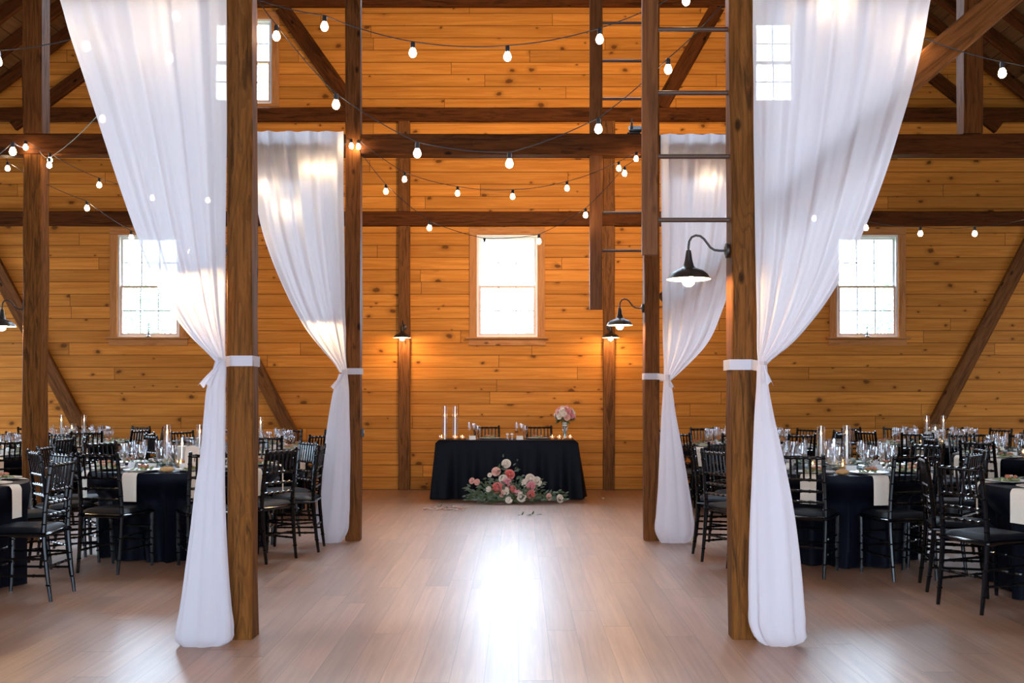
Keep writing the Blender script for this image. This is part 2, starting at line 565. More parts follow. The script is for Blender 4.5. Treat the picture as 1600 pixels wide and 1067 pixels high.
def side_wall(name, x, sgn, holes, label):
    m = wall_with_holes(0.0, 0.16, FRONT_Y - 0.16, DW + 0.16, 0.0, 4.25, holes)
    m.v = [(x + sgn * d_, y_, z_) for y_, d_, z_ in m.v]
    o = m.build(name, M['side_pine'], None, False)
    struct(o, label, 'wall')
    for i_, (a_, b_, c_, e_) in enumerate(holes):
        w_ = thing('window_%d' % (10 + i_ + (4 if sgn > 0 else 0)), (x + sgn * 0.08, (a_ + b_) / 2, c_), 0, 'white side window added for daylight in the %s wall, number %d from the doors' % ('left' if sgn < 0 else 'right', i_ + 1), 'window', None, 'structure')
        hw_, hh_ = (b_ - a_) / 2, e_ - c_
        f_ = MB()
        for c, sz in (((0, -hw_ + .03, hh_ / 2), (.1, .06, hh_)), ((0, hw_ - .03, hh_ / 2), (.1, .06, hh_)), ((0, 0, .03), (.1, 2 * hw_ - .12, .06)), ((0, 0, hh_ - .03), (.1, 2 * hw_ - .12, .06)), ((0, 0, hh_ / 2), (.05, 2 * hw_ - .12, .05))):
            f_.box(c, sz)
        f_.build('frame', M['white_paint'], w_, False)
        MB().box((0.02, 0, hh_ / 2), (0.004, 2 * hw_ - .12, hh_ - .12)).build('glass_pane', M['pane'], w_, False)


side_wall('wall_left', XL, -1, ADDED_SIDE_L, 'pine board side wall on the left with windows added for daylight')
side_wall('wall_right', XR, 1, ADDED_SIDE_R, 'pine board side wall on the right with windows added for daylight')
wf = wall_with_holes(FRONT_Y - 0.16, FRONT_Y, XL, XR, 0.0, 11.6, [(-DOOR_W / 2, DOOR_W / 2, 0.0, DOOR_H)]).build('wall_front', M['pine'], None, False)
struct(wf, 'pine board wall with open barn doors added for daylight', 'wall')

rf = MB()
for s, xe in ((-1, XL - 0.5), (1, XR + 0.5)):
    ze = RIDGE_Z - SLOPE * abs(xe - RIDGE_X)
    y0, y1 = FRONT_Y - 0.4, DW + 0.4
    a = [(RIDGE_X, y0, RIDGE_Z), (xe, y0, ze), (xe, y1, ze), (RIDGE_X, y1, RIDGE_Z)]
    rf.add(a + [(x, y, z + 0.15) for x, y, z in a], [(0, 1, 2, 3), (7, 6, 5, 4), (0, 4, 5, 1), (1, 5, 6, 2), (2, 6, 7, 3)])
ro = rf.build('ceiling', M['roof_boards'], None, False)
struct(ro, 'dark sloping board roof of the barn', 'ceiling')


def timber(name, p0, p1, w, d, mat, label, cat='beam', up=(0, 1, 0), jit=0.004, ch=0.008, seg=0.3, seed=None, kind='structure', group=None, parent=None):
    """A hewn timber from p0 to p1: w across, d along the 'up' direction (depth)."""
    p0, p1 = Vector(p0), Vector(p1)
    z = (p1 - p0)
    L = z.length
    z.normalize()
    upv = Vector(up)
    x = upv.cross(z).normalized()
    y = z.cross(x).normalized()
    n = max(2, int(L / seg))
    sd = U(0, 100)
    a, b = w / 2, d / 2
    ring = ((-a + ch, -b), (a - ch, -b), (a, -b + ch), (a, b - ch), (a - ch, b), (-a + ch, b), (-a, b - ch), (-a, -b + ch))
    m = MB()
    vs = []
    for i in range(n + 1):
        zz = L * i / n
        for k, (rx, ry) in enumerate(ring):
            jx = noise.noise((rx * 9 + sd, ry * 9, zz * 1.9)) * jit * 2
            jy = noise.noise((rx * 9, ry * 9 + sd, zz * 1.9 + 30)) * jit * 2
            vs.append((rx + jx, ry + jy, zz))
    fs = [tuple(range(7, -1, -1)), tuple(range(n * 8, n * 8 + 8))]
    for i in range(n):
        for k in range(8):
            j = (k + 1) % 8
            fs.append((i * 8 + k, i * 8 + j, i * 8 + 8 + j, i * 8 + 8 + k))
    m.add(vs, fs)
    o = m.build(name, mat, parent, True, 30)
    Mx = Matrix((x, y, z)).transposed().to_4x4()
    Mx.translation = p0
    if parent is None:
        o.matrix_world = Mx
    else:
        o.matrix_local = Mx
    if label:
        tag(o, label, cat, group, kind)
    return o


PW = 0.140
XLI, XRI = -1.540, 1.246            # centre lines of the aisle posts
XSL, XSR = -4.515, 4.225            # centre lines of the side posts
TOPZ = 7.0
timber('timber_post', (XLI - 0.003, D1 + PW / 2, 0), (XLI - 0.012, D1 + PW / 2, TOPZ), PW, PW, M['post'], 'weathered brown timber post in front on the left of the aisle', 'post', jit=0.0045)
timber('timber_post', (XRI + 0.012, D1 + PW / 2, 0), (XRI - 0.018, D1 + PW / 2, TOPZ), PW + 0.006, PW, M['post'], 'weathered brown timber post in front on the right of the aisle', 'post', jit=0.006)
timber('timber_post', (XLI, D2 + PW / 2, 0), (XLI, D2 + PW / 2, TOPZ), PW, PW, M['post_far'], 'brown timber post farther back on the left of the aisle', 'post', jit=0.003)
timber('timber_post', (XRI - 0.006, D2 + PW / 2, 0), (XRI - 0.006, D2 + PW / 2, TOPZ), PW, PW, M['post_far'], 'brown timber post farther back on the right behind the ladder plank', 'post', jit=0.003)
BZ0, BZ1 = 3.585, 3.785
sp = timber('timber_post', (XSL - 0.014, D2 + 0.085, 0), (XSL, D2 + 0.085, BZ0), 0.17, 0.17, M['post'], 'square brown side post standing at the far left among the tables', 'post', jit=0.006)
timber('timber_post', (XSL, D2 + 0.085, BZ1), (XSL, D2 + 0.085, 6.3), 0.18, 0.17, M['post_far'], 'upper timber post standing on the tie beam at left', 'post', jit=0.005)
timber('timber_post', (XSR, D2 + 0.085, BZ1), (XSR, D2 + 0.085, 6.3), 0.18, 0.17, M['post_far'], 'upper timber post standing on the tie beam at right', 'post', jit=0.005)
bz = (BZ0 + BZ1) / 2
EB = 0.006
for xa, xb, lab in ((XL, XLI - PW / 2 - EB, 'dark horizontal tie beam left of the far left post'),
                    (XLI + PW / 2 + EB, XRI - PW / 2 - EB - 0.006, 'dark horizontal tie beam across the aisle between the far posts'),
                    (XRI + PW / 2 + EB, XR, 'dark horizontal tie beam right of the far right post')):
    timber('tie_beam', (xa, D2 + 0.09, bz), (xb, D2 + 0.09, bz), BZ1 - BZ0 - 0.005, 0.15, M['beam'], lab)
for xa, xb, lab in ((XL, XLI - PW / 2 - EB - .02, 'dark tie beam carrying the near left drape'), (XRI + PW / 2 + EB + .02, XR, 'dark tie beam carrying the near right drape')):
    timber('tie_beam', (xa, D1 + 0.09, bz + 0.03), (xb, D1 + 0.09, bz + 0.03), 0.2, 0.15, M['beam'], lab)

# braces of the far bent
timber('brace', P(1189, 322, D1 + 0.075), P(1583, -15, D1 + 0.075), 0.155, 0.12, M['post_far'], 'diagonal knee brace rising to the right from the near right post behind its drape', 'brace', jit=0.003)
timber('brace', P(1036, 471, D2 + 0.075), P(1304, 242, D2 + 0.075), 0.155, 0.11, M['post_far'], 'diagonal knee brace rising to the right from the far right post behind its drape', 'brace', jit=0.003)

# wall timbers
yb = DW - 0.05
for py, h, lab, xa, xb in ((341, 0.20, 'lower dark horizontal beam along the back wall', -7.9, 7.9), (178, 0.19, 'middle dark horizontal beam along the back wall', -7.4, 7.2), (-2, 0.19, 'top dark horizontal beam high on the back wall', -5.3, 5.1)):
    z = P(800, py, DW - 0.1).z
    timber('wall_beam', (max(xa, XL), yb, z), (xb, yb, z), h, 0.098, M['beam'], lab, jit=0.003)
zl, zm, zt = P(0, 352, DW - .1).z, P(0, 188, DW - .1).z, P(0, 330, DW - .1).z
for px, lab in ((631, 'left'), (952, 'right')):
    x = P(px, 500, DW - .1).x
    timber('wall_stud', (x, DW - 0.04, 0), (x, DW - 0.04, zl - 0.003), 0.165, 0.078, M['stud'], 'brown wall post under the lamp %s of the middle window' % lab, 'post', jit=0.003)
    timber('wall_stud', (x, DW - 0.04, zt + 0.003), (x, DW - 0.04, zm - 0.003), 0.165, 0.078, M['stud'], 'short brown wall post between the beams %s of the middle window' % lab, 'post', jit=0.005)
WD = DW - 0.045
for a, b, w, lab in (((-40, 352), (134, 684), 0.20, 'diagonal wall brace behind the left side post'), ((318, 415), (463, 692), 0.19, 'diagonal wall brace seen between the two left drapes'),
                     ((1624, 352), (1450, 684), 0.20, 'diagonal wall brace at the right edge of the back wall'),
                     ((440, 12), (550, 166), 0.21, 'short dark brace high on the wall beside the far left post'), ((1120, 12), (1032, 167), 0.21, 'short dark brace high on the wall behind the ladder'),
                     ((20, 196), (160, 94), 0.17, 'dark roof strut in the upper left corner of the wall'), ((1560, 200), (1424, 94), 0.17, 'dark roof strut in the upper right corner of the wall')):
    mt = M['stud'] if a[1] > 300 else M['beam']
    timber('wall_brace', P(a[0], a[1], WD), P(b[0], b[1], WD), w, 0.085, mt, lab, 'brace', jit=0.003)

# roof rafters
k = 0
for i, y in enumerate([13.95 - 0.62 * j for j in range(20)]):
    for s, xe in ((-1, XL + 0.1), (1, XR - 0.1)):
        p0 = Vector((xe, y, RIDGE_Z - SLOPE * abs(xe - RIDGE_X) - 0.11))
        p1 = Vector((RIDGE_X + s * 0.1, y, RIDGE_Z - SLOPE * 0.1 - 0.11))
        timber('rafter', p0, p1, 0.16, 0.07, M['beam'], 'dark sloping roof rafter on the %s side' % ('left' if s < 0 else 'right'), 'rafter', jit=0.0, seg=3, group='%s roof rafters' % ('left' if s < 0 else 'right'))

# ------------------------------------------------------------------ windows
wlabels = ['double-hung window behind the head table', 'double-hung window at left beside the near left drape', 'double-hung window at right beside the near right drape',
           'upper window at top left beside the near left post', 'upper window at top right seen through the near right drape']
for i, (x0, x1, z0, z1) in enumerate(WIN):
    w = thing('window_%d' % (i + 1), ((x0 + x1) / 2, DW, z0), 0, 'white ' + wlabels[i], 'window', None, 'structure')
    hw, hh = (x1 - x0) / 2, z1 - z0
    t = 0.105
    for a, b, ww in (((-hw - t / 2, 0), (-hw - t / 2, hh), t), ((hw + t / 2, 0), (hw + t / 2, hh), t), ((-hw - t, hh + t / 2), (hw + t, hh + t / 2), t)):
        timber('casing', (a[0], -0.014, a[1]), (b[0], -0.014, b[1]), ww - 0.002, 0.026, M['trim'], None, jit=0.0, ch=0.003, seg=2, parent=w)
    if i < 3:
        timber('sill', (-hw - t - 0.05, -0.045, -0.012), (hw + t + 0.05, -0.045, -0.012), 0.026, 0.085, M['trim'], None, jit=0, ch=0.004, seg=2, parent=w)
        timber('apron', (-hw - t - 0.01, -0.014, -0.072), (hw + t + 0.01, -0.014, -0.072), 0.09, 0.026, M['trim'], None, jit=0, ch=0.003, seg=2, parent=w)
    else:
        timber('casing', (-hw - t, -0.014, -t / 2), (hw + t, -0.014, -t / 2), t - 0.002, 0.026, M['trim'], None, jit=0, ch=0.003, seg=2, parent=w)
    f = MB()
    e = 0.028
    f.box((-hw + e / 2, 0.05, hh / 2), (e, 0.1, hh)).box((hw - e / 2, 0.05, hh / 2), (e, 0.1, hh))
    f.box((0, 0.05, hh - e / 2), (2 * hw - 2 * e, 0.1, e)).box((0, 0.05, e / 2), (2 * hw - 2 * e, 0.1, e))
    f.build('frame', M['white_paint'], w, False)
    mid = hh * 0.485
    for lo, hi, yy, mt, nm in ((mid, hh - e, 0.075, M['white_paint'], 'upper_sash'), (e, mid + 0.03, 0.032, M['sash_wood'], 'lower_sash')):
        s = MB()
        q = 0.030
        W2 = hw - e
        s.box((-W2 + q / 2, yy, (lo + hi) / 2), (q, 0.035, hi - lo)).box((W2 - q / 2, yy, (lo + hi) / 2), (q, 0.035, hi - lo))
        s.box((0, yy, hi - q / 2), (2 * W2 - 2 * q, 0.035, q)).box((0, yy, lo + q / 2), (2 * W2 - 2 * q, 0.035, q))
        so = s.build(nm, mt, w, False)
        g = MB()
        for c in (-1, 1):
            g.box((c * (W2 - q) / 3, yy + 0.006, (lo + hi) / 2), (0.017, 0.012, hi - lo - 2 * q))
        g.box((0, yy + 0.006, (lo + hi) / 2), (2 * W2 - 2 * q, 0.011, 0.016))
        g.build('muntins', M['muntin'], so, False)
        MB().box((0, yy + 0.014, (lo + hi) / 2), (2 * W2 - 2 * q, 0.004, hi - lo - 2 * q)).build('glass_pane', M['pane'], so, False)

for i, (x0, x1, z0, z1) in enumerate(ADDED_GABLE):
    w = thing('window_%d' % (i + 6), ((x0 + x1) / 2, DW, z0), 0, 'white window added high in the gable for daylight, number %d from the left' % (i + 1), 'window', None, 'structure')
    hw, hh = (x1 - x0) / 2, z1 - z0
    f = MB()
    for a, b in (((-hw + .03, .06, hh / 2), (.06, .1, hh)), ((hw - .03, .06, hh / 2), (.06, .1, hh)), ((0, .06, .03), (2 * hw - .12, .1, .06)), ((0, .06, hh - .03), (2 * hw - .12, .1, .06)), ((0, .06, hh / 2), (2 * hw - .12, .05, .05))):
        f.box(a, b)
    f.build('frame', M['white_paint'], w, False)
    MB().box((0, 0.08, hh / 2), (2 * hw - .12, 0.004, hh - .12)).build('glass_pane', M['pane'], w, False)

# electric window candles
for px, lab in ((232, 'thin electric candle standing on the left window sill'), (1355, 'thin electric candle standing on the right window sill')):
    a = P(px, 527, DW - 0.05)
    c = thing('window_candle', (a.x, DW - 0.05, WIN[0][2] + 0.0025), 0, lab, 'candle')
    MB().lathe([(0.0, 0), (0.034, 0), (0.036, 0.008), (0.012, 0.03), (0.011, 0.07), (0.016, 0.075), (0.0, 0.08)]).build('base', M['plastic'], c)
    MB().lathe([(0.009, 0.076), (0.009, 0.205), (0.0, 0.206)], seg=10).build('candle_tube', M['plastic'], c)
    MB().lathe([(0.006, 0.206), (0.013, 0.222), (0.009, 0.245), (0.0, 0.262)], seg=10).build('bulb', M['bulb'], c)

# ------------------------------------------------------------------ outdoors beyond the windows
gr = MB().box((0, DW + 22, -0.35), (90, 43, 0.1)).build('ground', M['grass'], None, False)
struct(gr, 'green grass outside beyond the windows', 'ground')


def tree(x, y, h, r, label, nl=4500):
    t = thing('tree', (x, y, -0.3), 0, label, 'tree')
    MB().tube([(0, 0, 0), (0.05, 0, h * .4), (0, 0.05, h * .8)], [0.16, 0.12, 0.05], 8).build('trunk', M['bark'], t)
    m = MB()
    for i in range(nl):
        d = Vector((random.gauss(0, 1), random.gauss(0, 1), random.gauss(0, 1))).normalized()
        q = rnd() ** 0.4
        lob = 1 + 0.22 * noise.noise(d * 2.2 + Vector((x, y, 0)))
        p = Vector((d.x * r * q * lob, d.y * r * q * lob, h * .62 + d.z * h * .4 * q * lob))
        m.leaf(p, (d.x, d.y, d.z - 0.4), (U(-1, 1), U(-1, 1), 1), U(.09, .17), U(.05, .09))
    m.build('foliage', M['tree_leaf'], t, False)


tree(-9.6, 23.5, 4.7, 1.5, 'leafy green tree outside the left window, its left half')
tree(-7.2, 27.5, 4.5, 1.4, 'leafy green tree outside the left window, its right half')
tree(9.6, 24.0, 4.9, 1.2, 'leafy green tree outside the right window')
tree(7.6, 26.5, 3.5, 1.3, 'low green tree outside the right window')
tree(0.9, 31.0, 5.0, 0.6, 'pale green tree far outside the middle window')

# ------------------------------------------------------------------ drapes
def curve(tab):
    ys = np.array([t[0] for t in tab], float)

    def ev(col):
        v = np.array([t[col] for t in tab], float)
        m = np.gradient(v, ys)

        def f(y):
            i = int(np.clip(np.searchsorted(ys, y) - 1, 0, len(ys) - 2))
            h = ys[i + 1] - ys[i]
            t = (y - ys[i]) / h
            return ((2 * t ** 3 - 3 * t ** 2 + 1) * v[i] + (t ** 3 - 2 * t ** 2 + t) * h * m[i] + (-2 * t ** 3 + 3 * t ** 2) * v[i + 1] + (t ** 3 - t ** 2) * h * m[i + 1])
        return f
    return ys[0], ys[-1], ev(1), ev(2)


def drape(label, d, upper, lower, post, tie_px, tail, seed, side):
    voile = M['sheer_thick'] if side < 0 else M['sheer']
    t = thing('sheer_drape', ((post[0] + post[1]) / 2, d, 0), 0, label, 'drape')
    inv = Matrix.Translation(-t.location)
    rs = random.Random(seed)
    ph = [rs.uniform(0, 6.28) for _ in range(8)]
    y0, y1, L, R = curve(upper)

    def up(u, v):
        y = y0 + (y1 - y0) * v
        a, b = L(y), R(y)
        w = (b - a) / F * d
        uu = u + 0.012 * math.sin(u * 23 + ph[5]) * (1 - v)
        x = (a + (b - a) * uu)
        amp = min(0.034, 0.012 + 0.022 * w)
        g = (math.sin(2 * PI * 5 * uu + ph[0] + 0.7 * v) + 0.45 * math.sin(2 * PI * 9.3 * uu + ph[1] - v) + 0.12 * math.sin(2 * PI * 17 * uu + ph[2]))
        yy = d + amp * 0.55 * g + 0.02 * math.sin(PI * uu) * v - 0.012 * math.sin(3 * v + ph[3])
        sc_ = 0.002 * math.sin(2 * PI * 9 * uu) if v < 0.01 else 0
        p = P(x, y, d)
        return (p.x, yy, p.z + sc_)
    m = MB().grid(up, 150, 70)
    m.v = [tuple(inv @ Vector(q)) for q in m.v]
    m.build('upper_panel', voile, t, True, 180)
    y0b, y1b, L2, R2 = curve(lower)
    zf = P(0, y1b, d).z

    def lo(u, v):
        y = y0b + (y1b - y0b) * v
        a, b = L2(y), R2(y)
        hw = (b - a) / 2 / F * d
        c = (P((a + b) / 2, y, d)).x
        th = min(0.105, 0.026 + 0.36 * hw)
        if v > 0.97:
            th *= 1 - (v - 0.97) * 6
        A = 2 * PI * u
        k = 1 + (0.05 + 0.06 * v) * math.sin(7 * A + ph[4] + 1.2 * v) + 0.02 * math.sin(15 * A + ph[6] - v) + 0.03 * v * math.sin(4 * A + ph[7] + 5 * v)
        k = min(k, 1.12)
        p = P(0, y, d)
        z = max(0.004, p.z - max(0, zf))
        return (c + hw * math.cos(A) * min(k, 1.03), d + th * math.sin(A) * k, z)
    m = MB().grid(lo, 96, 60, True)
    m.v = [tuple(inv @ Vector(q)) for q in m.v]
    m.build('lower_panel', voile, t, True, 180)
    # ribbon round the post
    zt = P(0, tie_px[1], d).z
    kx = P(tie_px[0], 0, d).x
    xa, xb = post[0] - 0.004, post[1] + 0.004
    ya, ybk = post[2] - 0.007, post[2] + PW + 0.014
    h = 0.029
    if side < 0:
        path = [(kx, d - 0.035), (xa + .03, ya), (xb, ya), (xb, ybk), (xa, ybk), (xa - 0.01, ya + 0.03), (kx, d + 0.035), (kx - 0.025, d)]
    else:
        path = [(kx, d - 0.035), (xb - .03, ya), (xa, ya), (xa, ybk), (xb, ybk), (xb + 0.01, ya + 0.03), (kx, d + 0.035), (kx + 0.025, d)]
    m = MB()
    n = len(path)
    for j, (x, y) in enumerate(path):
        dz = 0.008 * (1 if 1 <= j <= 4 else -1)
        m.v += [tuple(inv @ Vector((x, y, zt - h + dz))), tuple(inv @ Vector((x, y, zt + dz * .4))), tuple(inv @ Vector((x, y, zt + h + dz)))]
    for j in range(n):
        k2 = (j + 1) % n
        m.f += [(j * 3, k2 * 3, k2 * 3 + 1, j * 3 + 1), (j * 3 + 1, k2 * 3 + 1, k2 * 3 + 2, j * 3 + 2)]
    m.build('tie_ribbon', M['sash'], t, True, 50)
    a, b = P(tie_px[0], tie_px[1], d - 0.045), P(tail[0], tail[1], d - 0.06)

    def tl(u, v):
        c = a.lerp(b, v)
        w = 0.012 + 0.034 * v
        return tuple(inv @ Vector((c.x + (u - 0.5) * w * 1.3, c.y + 0.010 * math.sin(u * 9 + 4 * v) - 0.005, c.z + 0.012 * math.sin(u * 11) * v)))
    MB().grid(tl, 10, 8).build('ribbon_tail', M['sash'], t, True, 180)
    return t


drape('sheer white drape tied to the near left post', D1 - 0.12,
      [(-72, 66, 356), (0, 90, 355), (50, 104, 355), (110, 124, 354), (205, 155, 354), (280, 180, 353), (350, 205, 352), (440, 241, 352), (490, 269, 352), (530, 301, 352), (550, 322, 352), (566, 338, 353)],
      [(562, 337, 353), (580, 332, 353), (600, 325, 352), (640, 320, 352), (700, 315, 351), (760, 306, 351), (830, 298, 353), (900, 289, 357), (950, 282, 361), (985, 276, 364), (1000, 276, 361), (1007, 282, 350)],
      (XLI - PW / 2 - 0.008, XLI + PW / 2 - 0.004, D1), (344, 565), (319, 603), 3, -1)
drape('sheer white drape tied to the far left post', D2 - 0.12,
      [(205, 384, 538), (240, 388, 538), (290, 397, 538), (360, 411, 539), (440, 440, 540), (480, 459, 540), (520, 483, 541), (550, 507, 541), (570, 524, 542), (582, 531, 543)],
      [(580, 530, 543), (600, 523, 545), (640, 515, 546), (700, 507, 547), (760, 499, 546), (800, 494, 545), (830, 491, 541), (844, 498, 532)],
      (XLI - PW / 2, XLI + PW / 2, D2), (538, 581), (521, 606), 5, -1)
drape('sheer white drape tied to the far right post', D2 - 0.12,
      [(209, 1031, 1190), (290, 1032, 1178), (360, 1033, 1166), (440, 1034, 1144), (480, 1035, 1131), (545, 1036, 1099), (570, 1037, 1075), (585, 1037, 1059), (594, 1038, 1049)],
      [(592, 1037, 1048), (610, 1036, 1051), (640, 1034, 1055), (700, 1031, 1066), (760, 1028, 1076), (800, 1025, 1082), (830, 1024, 1084), (845, 1032, 1076)],
      (XRI - PW / 2 - 0.006, XRI + PW / 2 - 0.006, D2), (1043, 589), (1050, 606), 8, 1)
drape('sheer white drape tied to the near right post', D1 - 0.12,
      [(-72, 1177, 1470), (0, 1178, 1451), (60, 1178, 1441), (130, 1179, 1425), (200, 1179, 1405), (280, 1180, 1380), (370, 1181, 1345), (440, 1182, 1311), (500, 1183, 1270), (545, 1183, 1228), (562, 1184, 1206), (571, 1185, 1197)],
      [(569, 1183, 1198), (600, 1182, 1200), (640, 1179, 1207), (720, 1176, 1225), (800, 1173, 1240), (880, 1171, 1250), (940, 1171, 1255), (980, 1174, 1257), (1000, 1186, 1254), (1007, 1195, 1240)],
      (XRI - PW / 2 - 0.006, XRI + PW / 2 - 0.002, D1), (1191, 571), (1200, 600), 11, 1)

# ------------------------------------------------------------------ hay ladders
def ladder(label, d, px0, px1, xpost, zbot, rungs_z):
    x0, x1 = P(px0, 0, d).x, P(px1, 0, d).x
    t = thing('hay_ladder', ((x0 + x1) / 2, d + 0.06, zbot), 0, label, 'ladder')
    timber('side_rail', (0, 0, 0), (0, 0, TOPZ - zbot - 0.3), x1 - x0, 0.045, M['rail'], None, jit=0.0, ch=0.004, seg=1, parent=t)
    for z in rungs_z:
        MB().tube([((x1 - x0) / 2 - 0.03, 0.0, z - zbot), (xpost - (x0 + x1) / 2, 0.0, z - zbot)], 0.0125 if d > 7 else 0.013, 10).build('rung', M['rung'], t)


ladder('wooden plank ladder rail with pipe rungs fixed to the near right post', D1 - 0.01, 1005, 1030, XRI - PW / 2 + 0.0, 2.137, [2.333 + 0.3545 * i for i in range(12)])
ladder('wooden plank ladder rail with pipe rungs fixed to the far right post', D2 + 0.0, 922, 942, XRI - PW / 2 - 0.001, 2.15, [2.70 + 0.3545 * i for i in range(11) if i != 2])

# ------------------------------------------------------------------ gooseneck barn lamps
def lamp(label, base, ang, group=None):
    """base on the post face, arm pointing along the angle (radians, 0 = +x)."""
    t = thing('gooseneck_lamp', base, ang, label, 'lamp', group)
    MB().lathe([(0, 0), (0.042, 0), (0.042, 0.012), (0.02, 0.02), (0, 0.022)], (0, 0, 0), 18, Matrix.Rotation(PI / 2, 3, 'Y')).build('wall_plate', M['iron'], t)
    pts = [(0.015, 0, 0), (0.045, 0, 0.0), (0.075, 0, 0.004), (0.098, 0, 0.018), (0.116, 0, 0.042), (0.134, 0, 0.066), (0.155, 0, 0.082), (0.180, 0, 0.086), (0.203, 0, 0.076), (0.217, 0, 0.052), (0.221, 0, 0.02), (0.221, 0, -0.006)]
    MB().tube(pts, 0.0065, 10).build('arm', M['iron'], t)
    c = (0.221, 0, 0)
    tilt = Matrix.Rotation(0.10, 3, 'Y')
    MB().open_lathe([(0.0, 0.004), (0.013, 0.002), (0.017, -0.02), (0.022, -0.055), (0.031, -0.088), (0.048, -0.100), (0.082, -0.112), (0.106, -0.132), (0.121, -0.156), (0.124, -0.160)], c, 32).build('shade', M['iron'], t)
    sh = t.children[-1]
    sm = MB()
    sm.open_lathe([(0.1225, -0.1605), (0.119, -0.157), (0.104, -0.135), (0.081, -0.1155), (0.047, -0.104), (0.020, -0.102)], c, 32)
    sm.build('reflector', M['enamel'], sh)
    MB().lathe([(0.014, -0.103), (0.016, -0.118), (0.030, -0.142), (0.036, -0.165), (0.031, -0.186), (0.016, -0.199), (0.0, -0.202)], c, 18).build('bulb', M['lamp_bulb'], t)
    return t


LZ = 2.165
lamp('lit gooseneck lamp on the near right post beside the ladder', (XRI - PW / 2 - 0.001, D1 + 0.075, LZ), PI)
lamp('lit gooseneck lamp on the far right post', (XRI - PW / 2 - 0.008, D2 + 0.07, LZ), PI)
lamp('lit gooseneck lamp glowing behind the near left drape', (XLI - PW / 2 - 0.012, D1 + 0.10, LZ), PI)
lamp('lit gooseneck lamp glowing behind the far left drape', (XLI - PW / 2 - 0.004, D2 + 0.09, LZ), PI)
lamp('lit gooseneck lamp on the left side post at the picture edge', (XSL - 0.10, D2 + 0.085, LZ - 0.01), PI)
for px, lab in ((631, 'left'), (952, 'right')):
    lamp('lit gooseneck lamp on the back wall post %s of the middle window' % lab, (P(px, 500, DW - .1).x, DW - 0.084, 2.31), -PI / 2)

# black flood light on the tie beam, turned up at the wall
a = P(990, 207, D2 + 0.06)
fld = thing('flood_light', (a.x, a.y + 0.02, BZ1 + 0.0), 0, 'black flood light sitting on the tie beam beside the far right post', 'lamp')
MB().box((0, 0, 0.010), (0.12, 0.09, 0.018), None, 0.004).build('base', M['plastic'], fld)
MB().box((0.02, 0.02, 0.062), (0.12, 0.03, 0.085), Matrix.Rotation(-0.9, 3, 'X'), 0.006).build('lamp_head', M['plastic'], fld)
MB().tube([(-0.01, 0.0, 0.018), (-0.015, 0, 0.10), (-0.012, 0, 0.16)], [0.012, 0.009, 0.004], 8).build('bracket', M['plastic'], fld)
sp_ = bpy.data.lights.new('flood_beam', 'SPOT')
sp_.energy = 950
sp_.color = (1.0, 0.68, 0.38)
sp_.spot_size = math.radians(125)
sp_.spot_blend = 0.9
sp_.shadow_soft_size = 0.06
so = bpy.data.objects.new('flood_beam', sp_)
so.location = (-0.02, 0.12, 0.20)
so.rotation_euler = (math.radians(104), 0, math.radians(14))
so.parent = fld
COL.objects.link(so)

# ------------------------------------------------------------------ string lights
bulb_me = MB().lathe([(0.0, -0.048), (0.010, -0.0455), (0.018, -0.038), (0.0215, -0.026), (0.0195, -0.013), (0.014, -0.002), (0.011, 0.006)], seg=14).mesh('bulb')
bulb_me.materials.append(M['bulb'])
sock_me = MB().lathe([(0.0, 0.040), (0.010, 0.040), (0.013, 0.034), (0.013, 0.004), (0.009, 0.003)], seg=10).mesh('socket')
sock_me.materials.append(M['plastic'])


def string(label, bulbs, ends, sag=0.03):
    """bulbs: (px, py, depth) of each bulb; ends: the two anchor points."""
    pts = [P(px, py, d) + Vector((0, 0, 0.027)) for px, py, d in bulbs]
    t = thing('string_light', ends[0] if ends[0] is not None else pts[0], 0, label, 'string light')
    o = t.location.copy()
    way = [p + Vector((0, 0, 0.042)) for p in pts]
    if ends[0] is not None:
        way = [Vector(ends[0])] + way
    if ends[1] is not None:
        way = way + [Vector(ends[1])]
    path = []
    for a, b in zip(way[:-1], way[1:]):
        for i in range(6):
            q = i / 6
            p = a.lerp(b, q)
            p.z -= sag * 4 * q * (1 - q) * min(1, (b - a).length)
            path.append(p - o)
    path.append(way[-1] - o)
    MB().tube(path, 0.003, 6).build('cord', M['plastic'], t)
    for p in pts:
        for nm, me in (('socket', sock_me), ('bulb', bulb_me)):
            b = bpy.data.objects.new(nm, me)
            b.parent = t
            b.location = p - o
            COL.objects.link(b)


dn, df = D1 + 0.17, D2 - 0.04
pl, pr = Vector((XLI, D1 - 0.01, 3.95)), Vector((XRI, D1 - 0.01, 3.95))
string('upper string of round bulbs draped across the aisle between the near posts', [(507, 43, dn), (645, 84, dn), (793, 90, dn), (937, 63, dn), (1072, 3, dn)], (P(405, 0, D1 + 0.16), P(1131, -30, D1 + 0.16)))
string('deep hanging string of round bulbs across the aisle between the near posts', [(432, 58, dn), (525, 165, dn), (652, 241, dn), (796, 257, dn), (935, 203, dn), (1044, 110, dn)], (P(403, 0, D1 + 0.16), P(1128, 8, D1 + 0.16)))
string('upper string of small bulbs between the far posts', [(560, 230, df), (632, 281, df), (715, 303, df), (801, 308, df), (886, 295, df), (967, 264, df), (994, 249, df)], (Vector((XLI + .03, df, 3.68)), Vector((XRI - .06, df, 3.62))))
string('lower string of small bulbs dipping over the middle window between far posts', [(603, 300, df - .09), (671, 357, df - .09), (757, 384, df - .09), (842, 378, df - .09), (915, 337, df - .09), (976, 272, df - .09)], (Vector((XLI + .04, df - .09, 3.66)), Vector((XRI - .06, df - .09, 3.60))))
string('string of bulbs behind the near left drape running to the picture edge', [(275, 27, 5.60), (135, 74, 5.60), (-3, 98, 5.61), (-130, 112, 5.62)], (P(352, -6, D1 + 0.16), None))
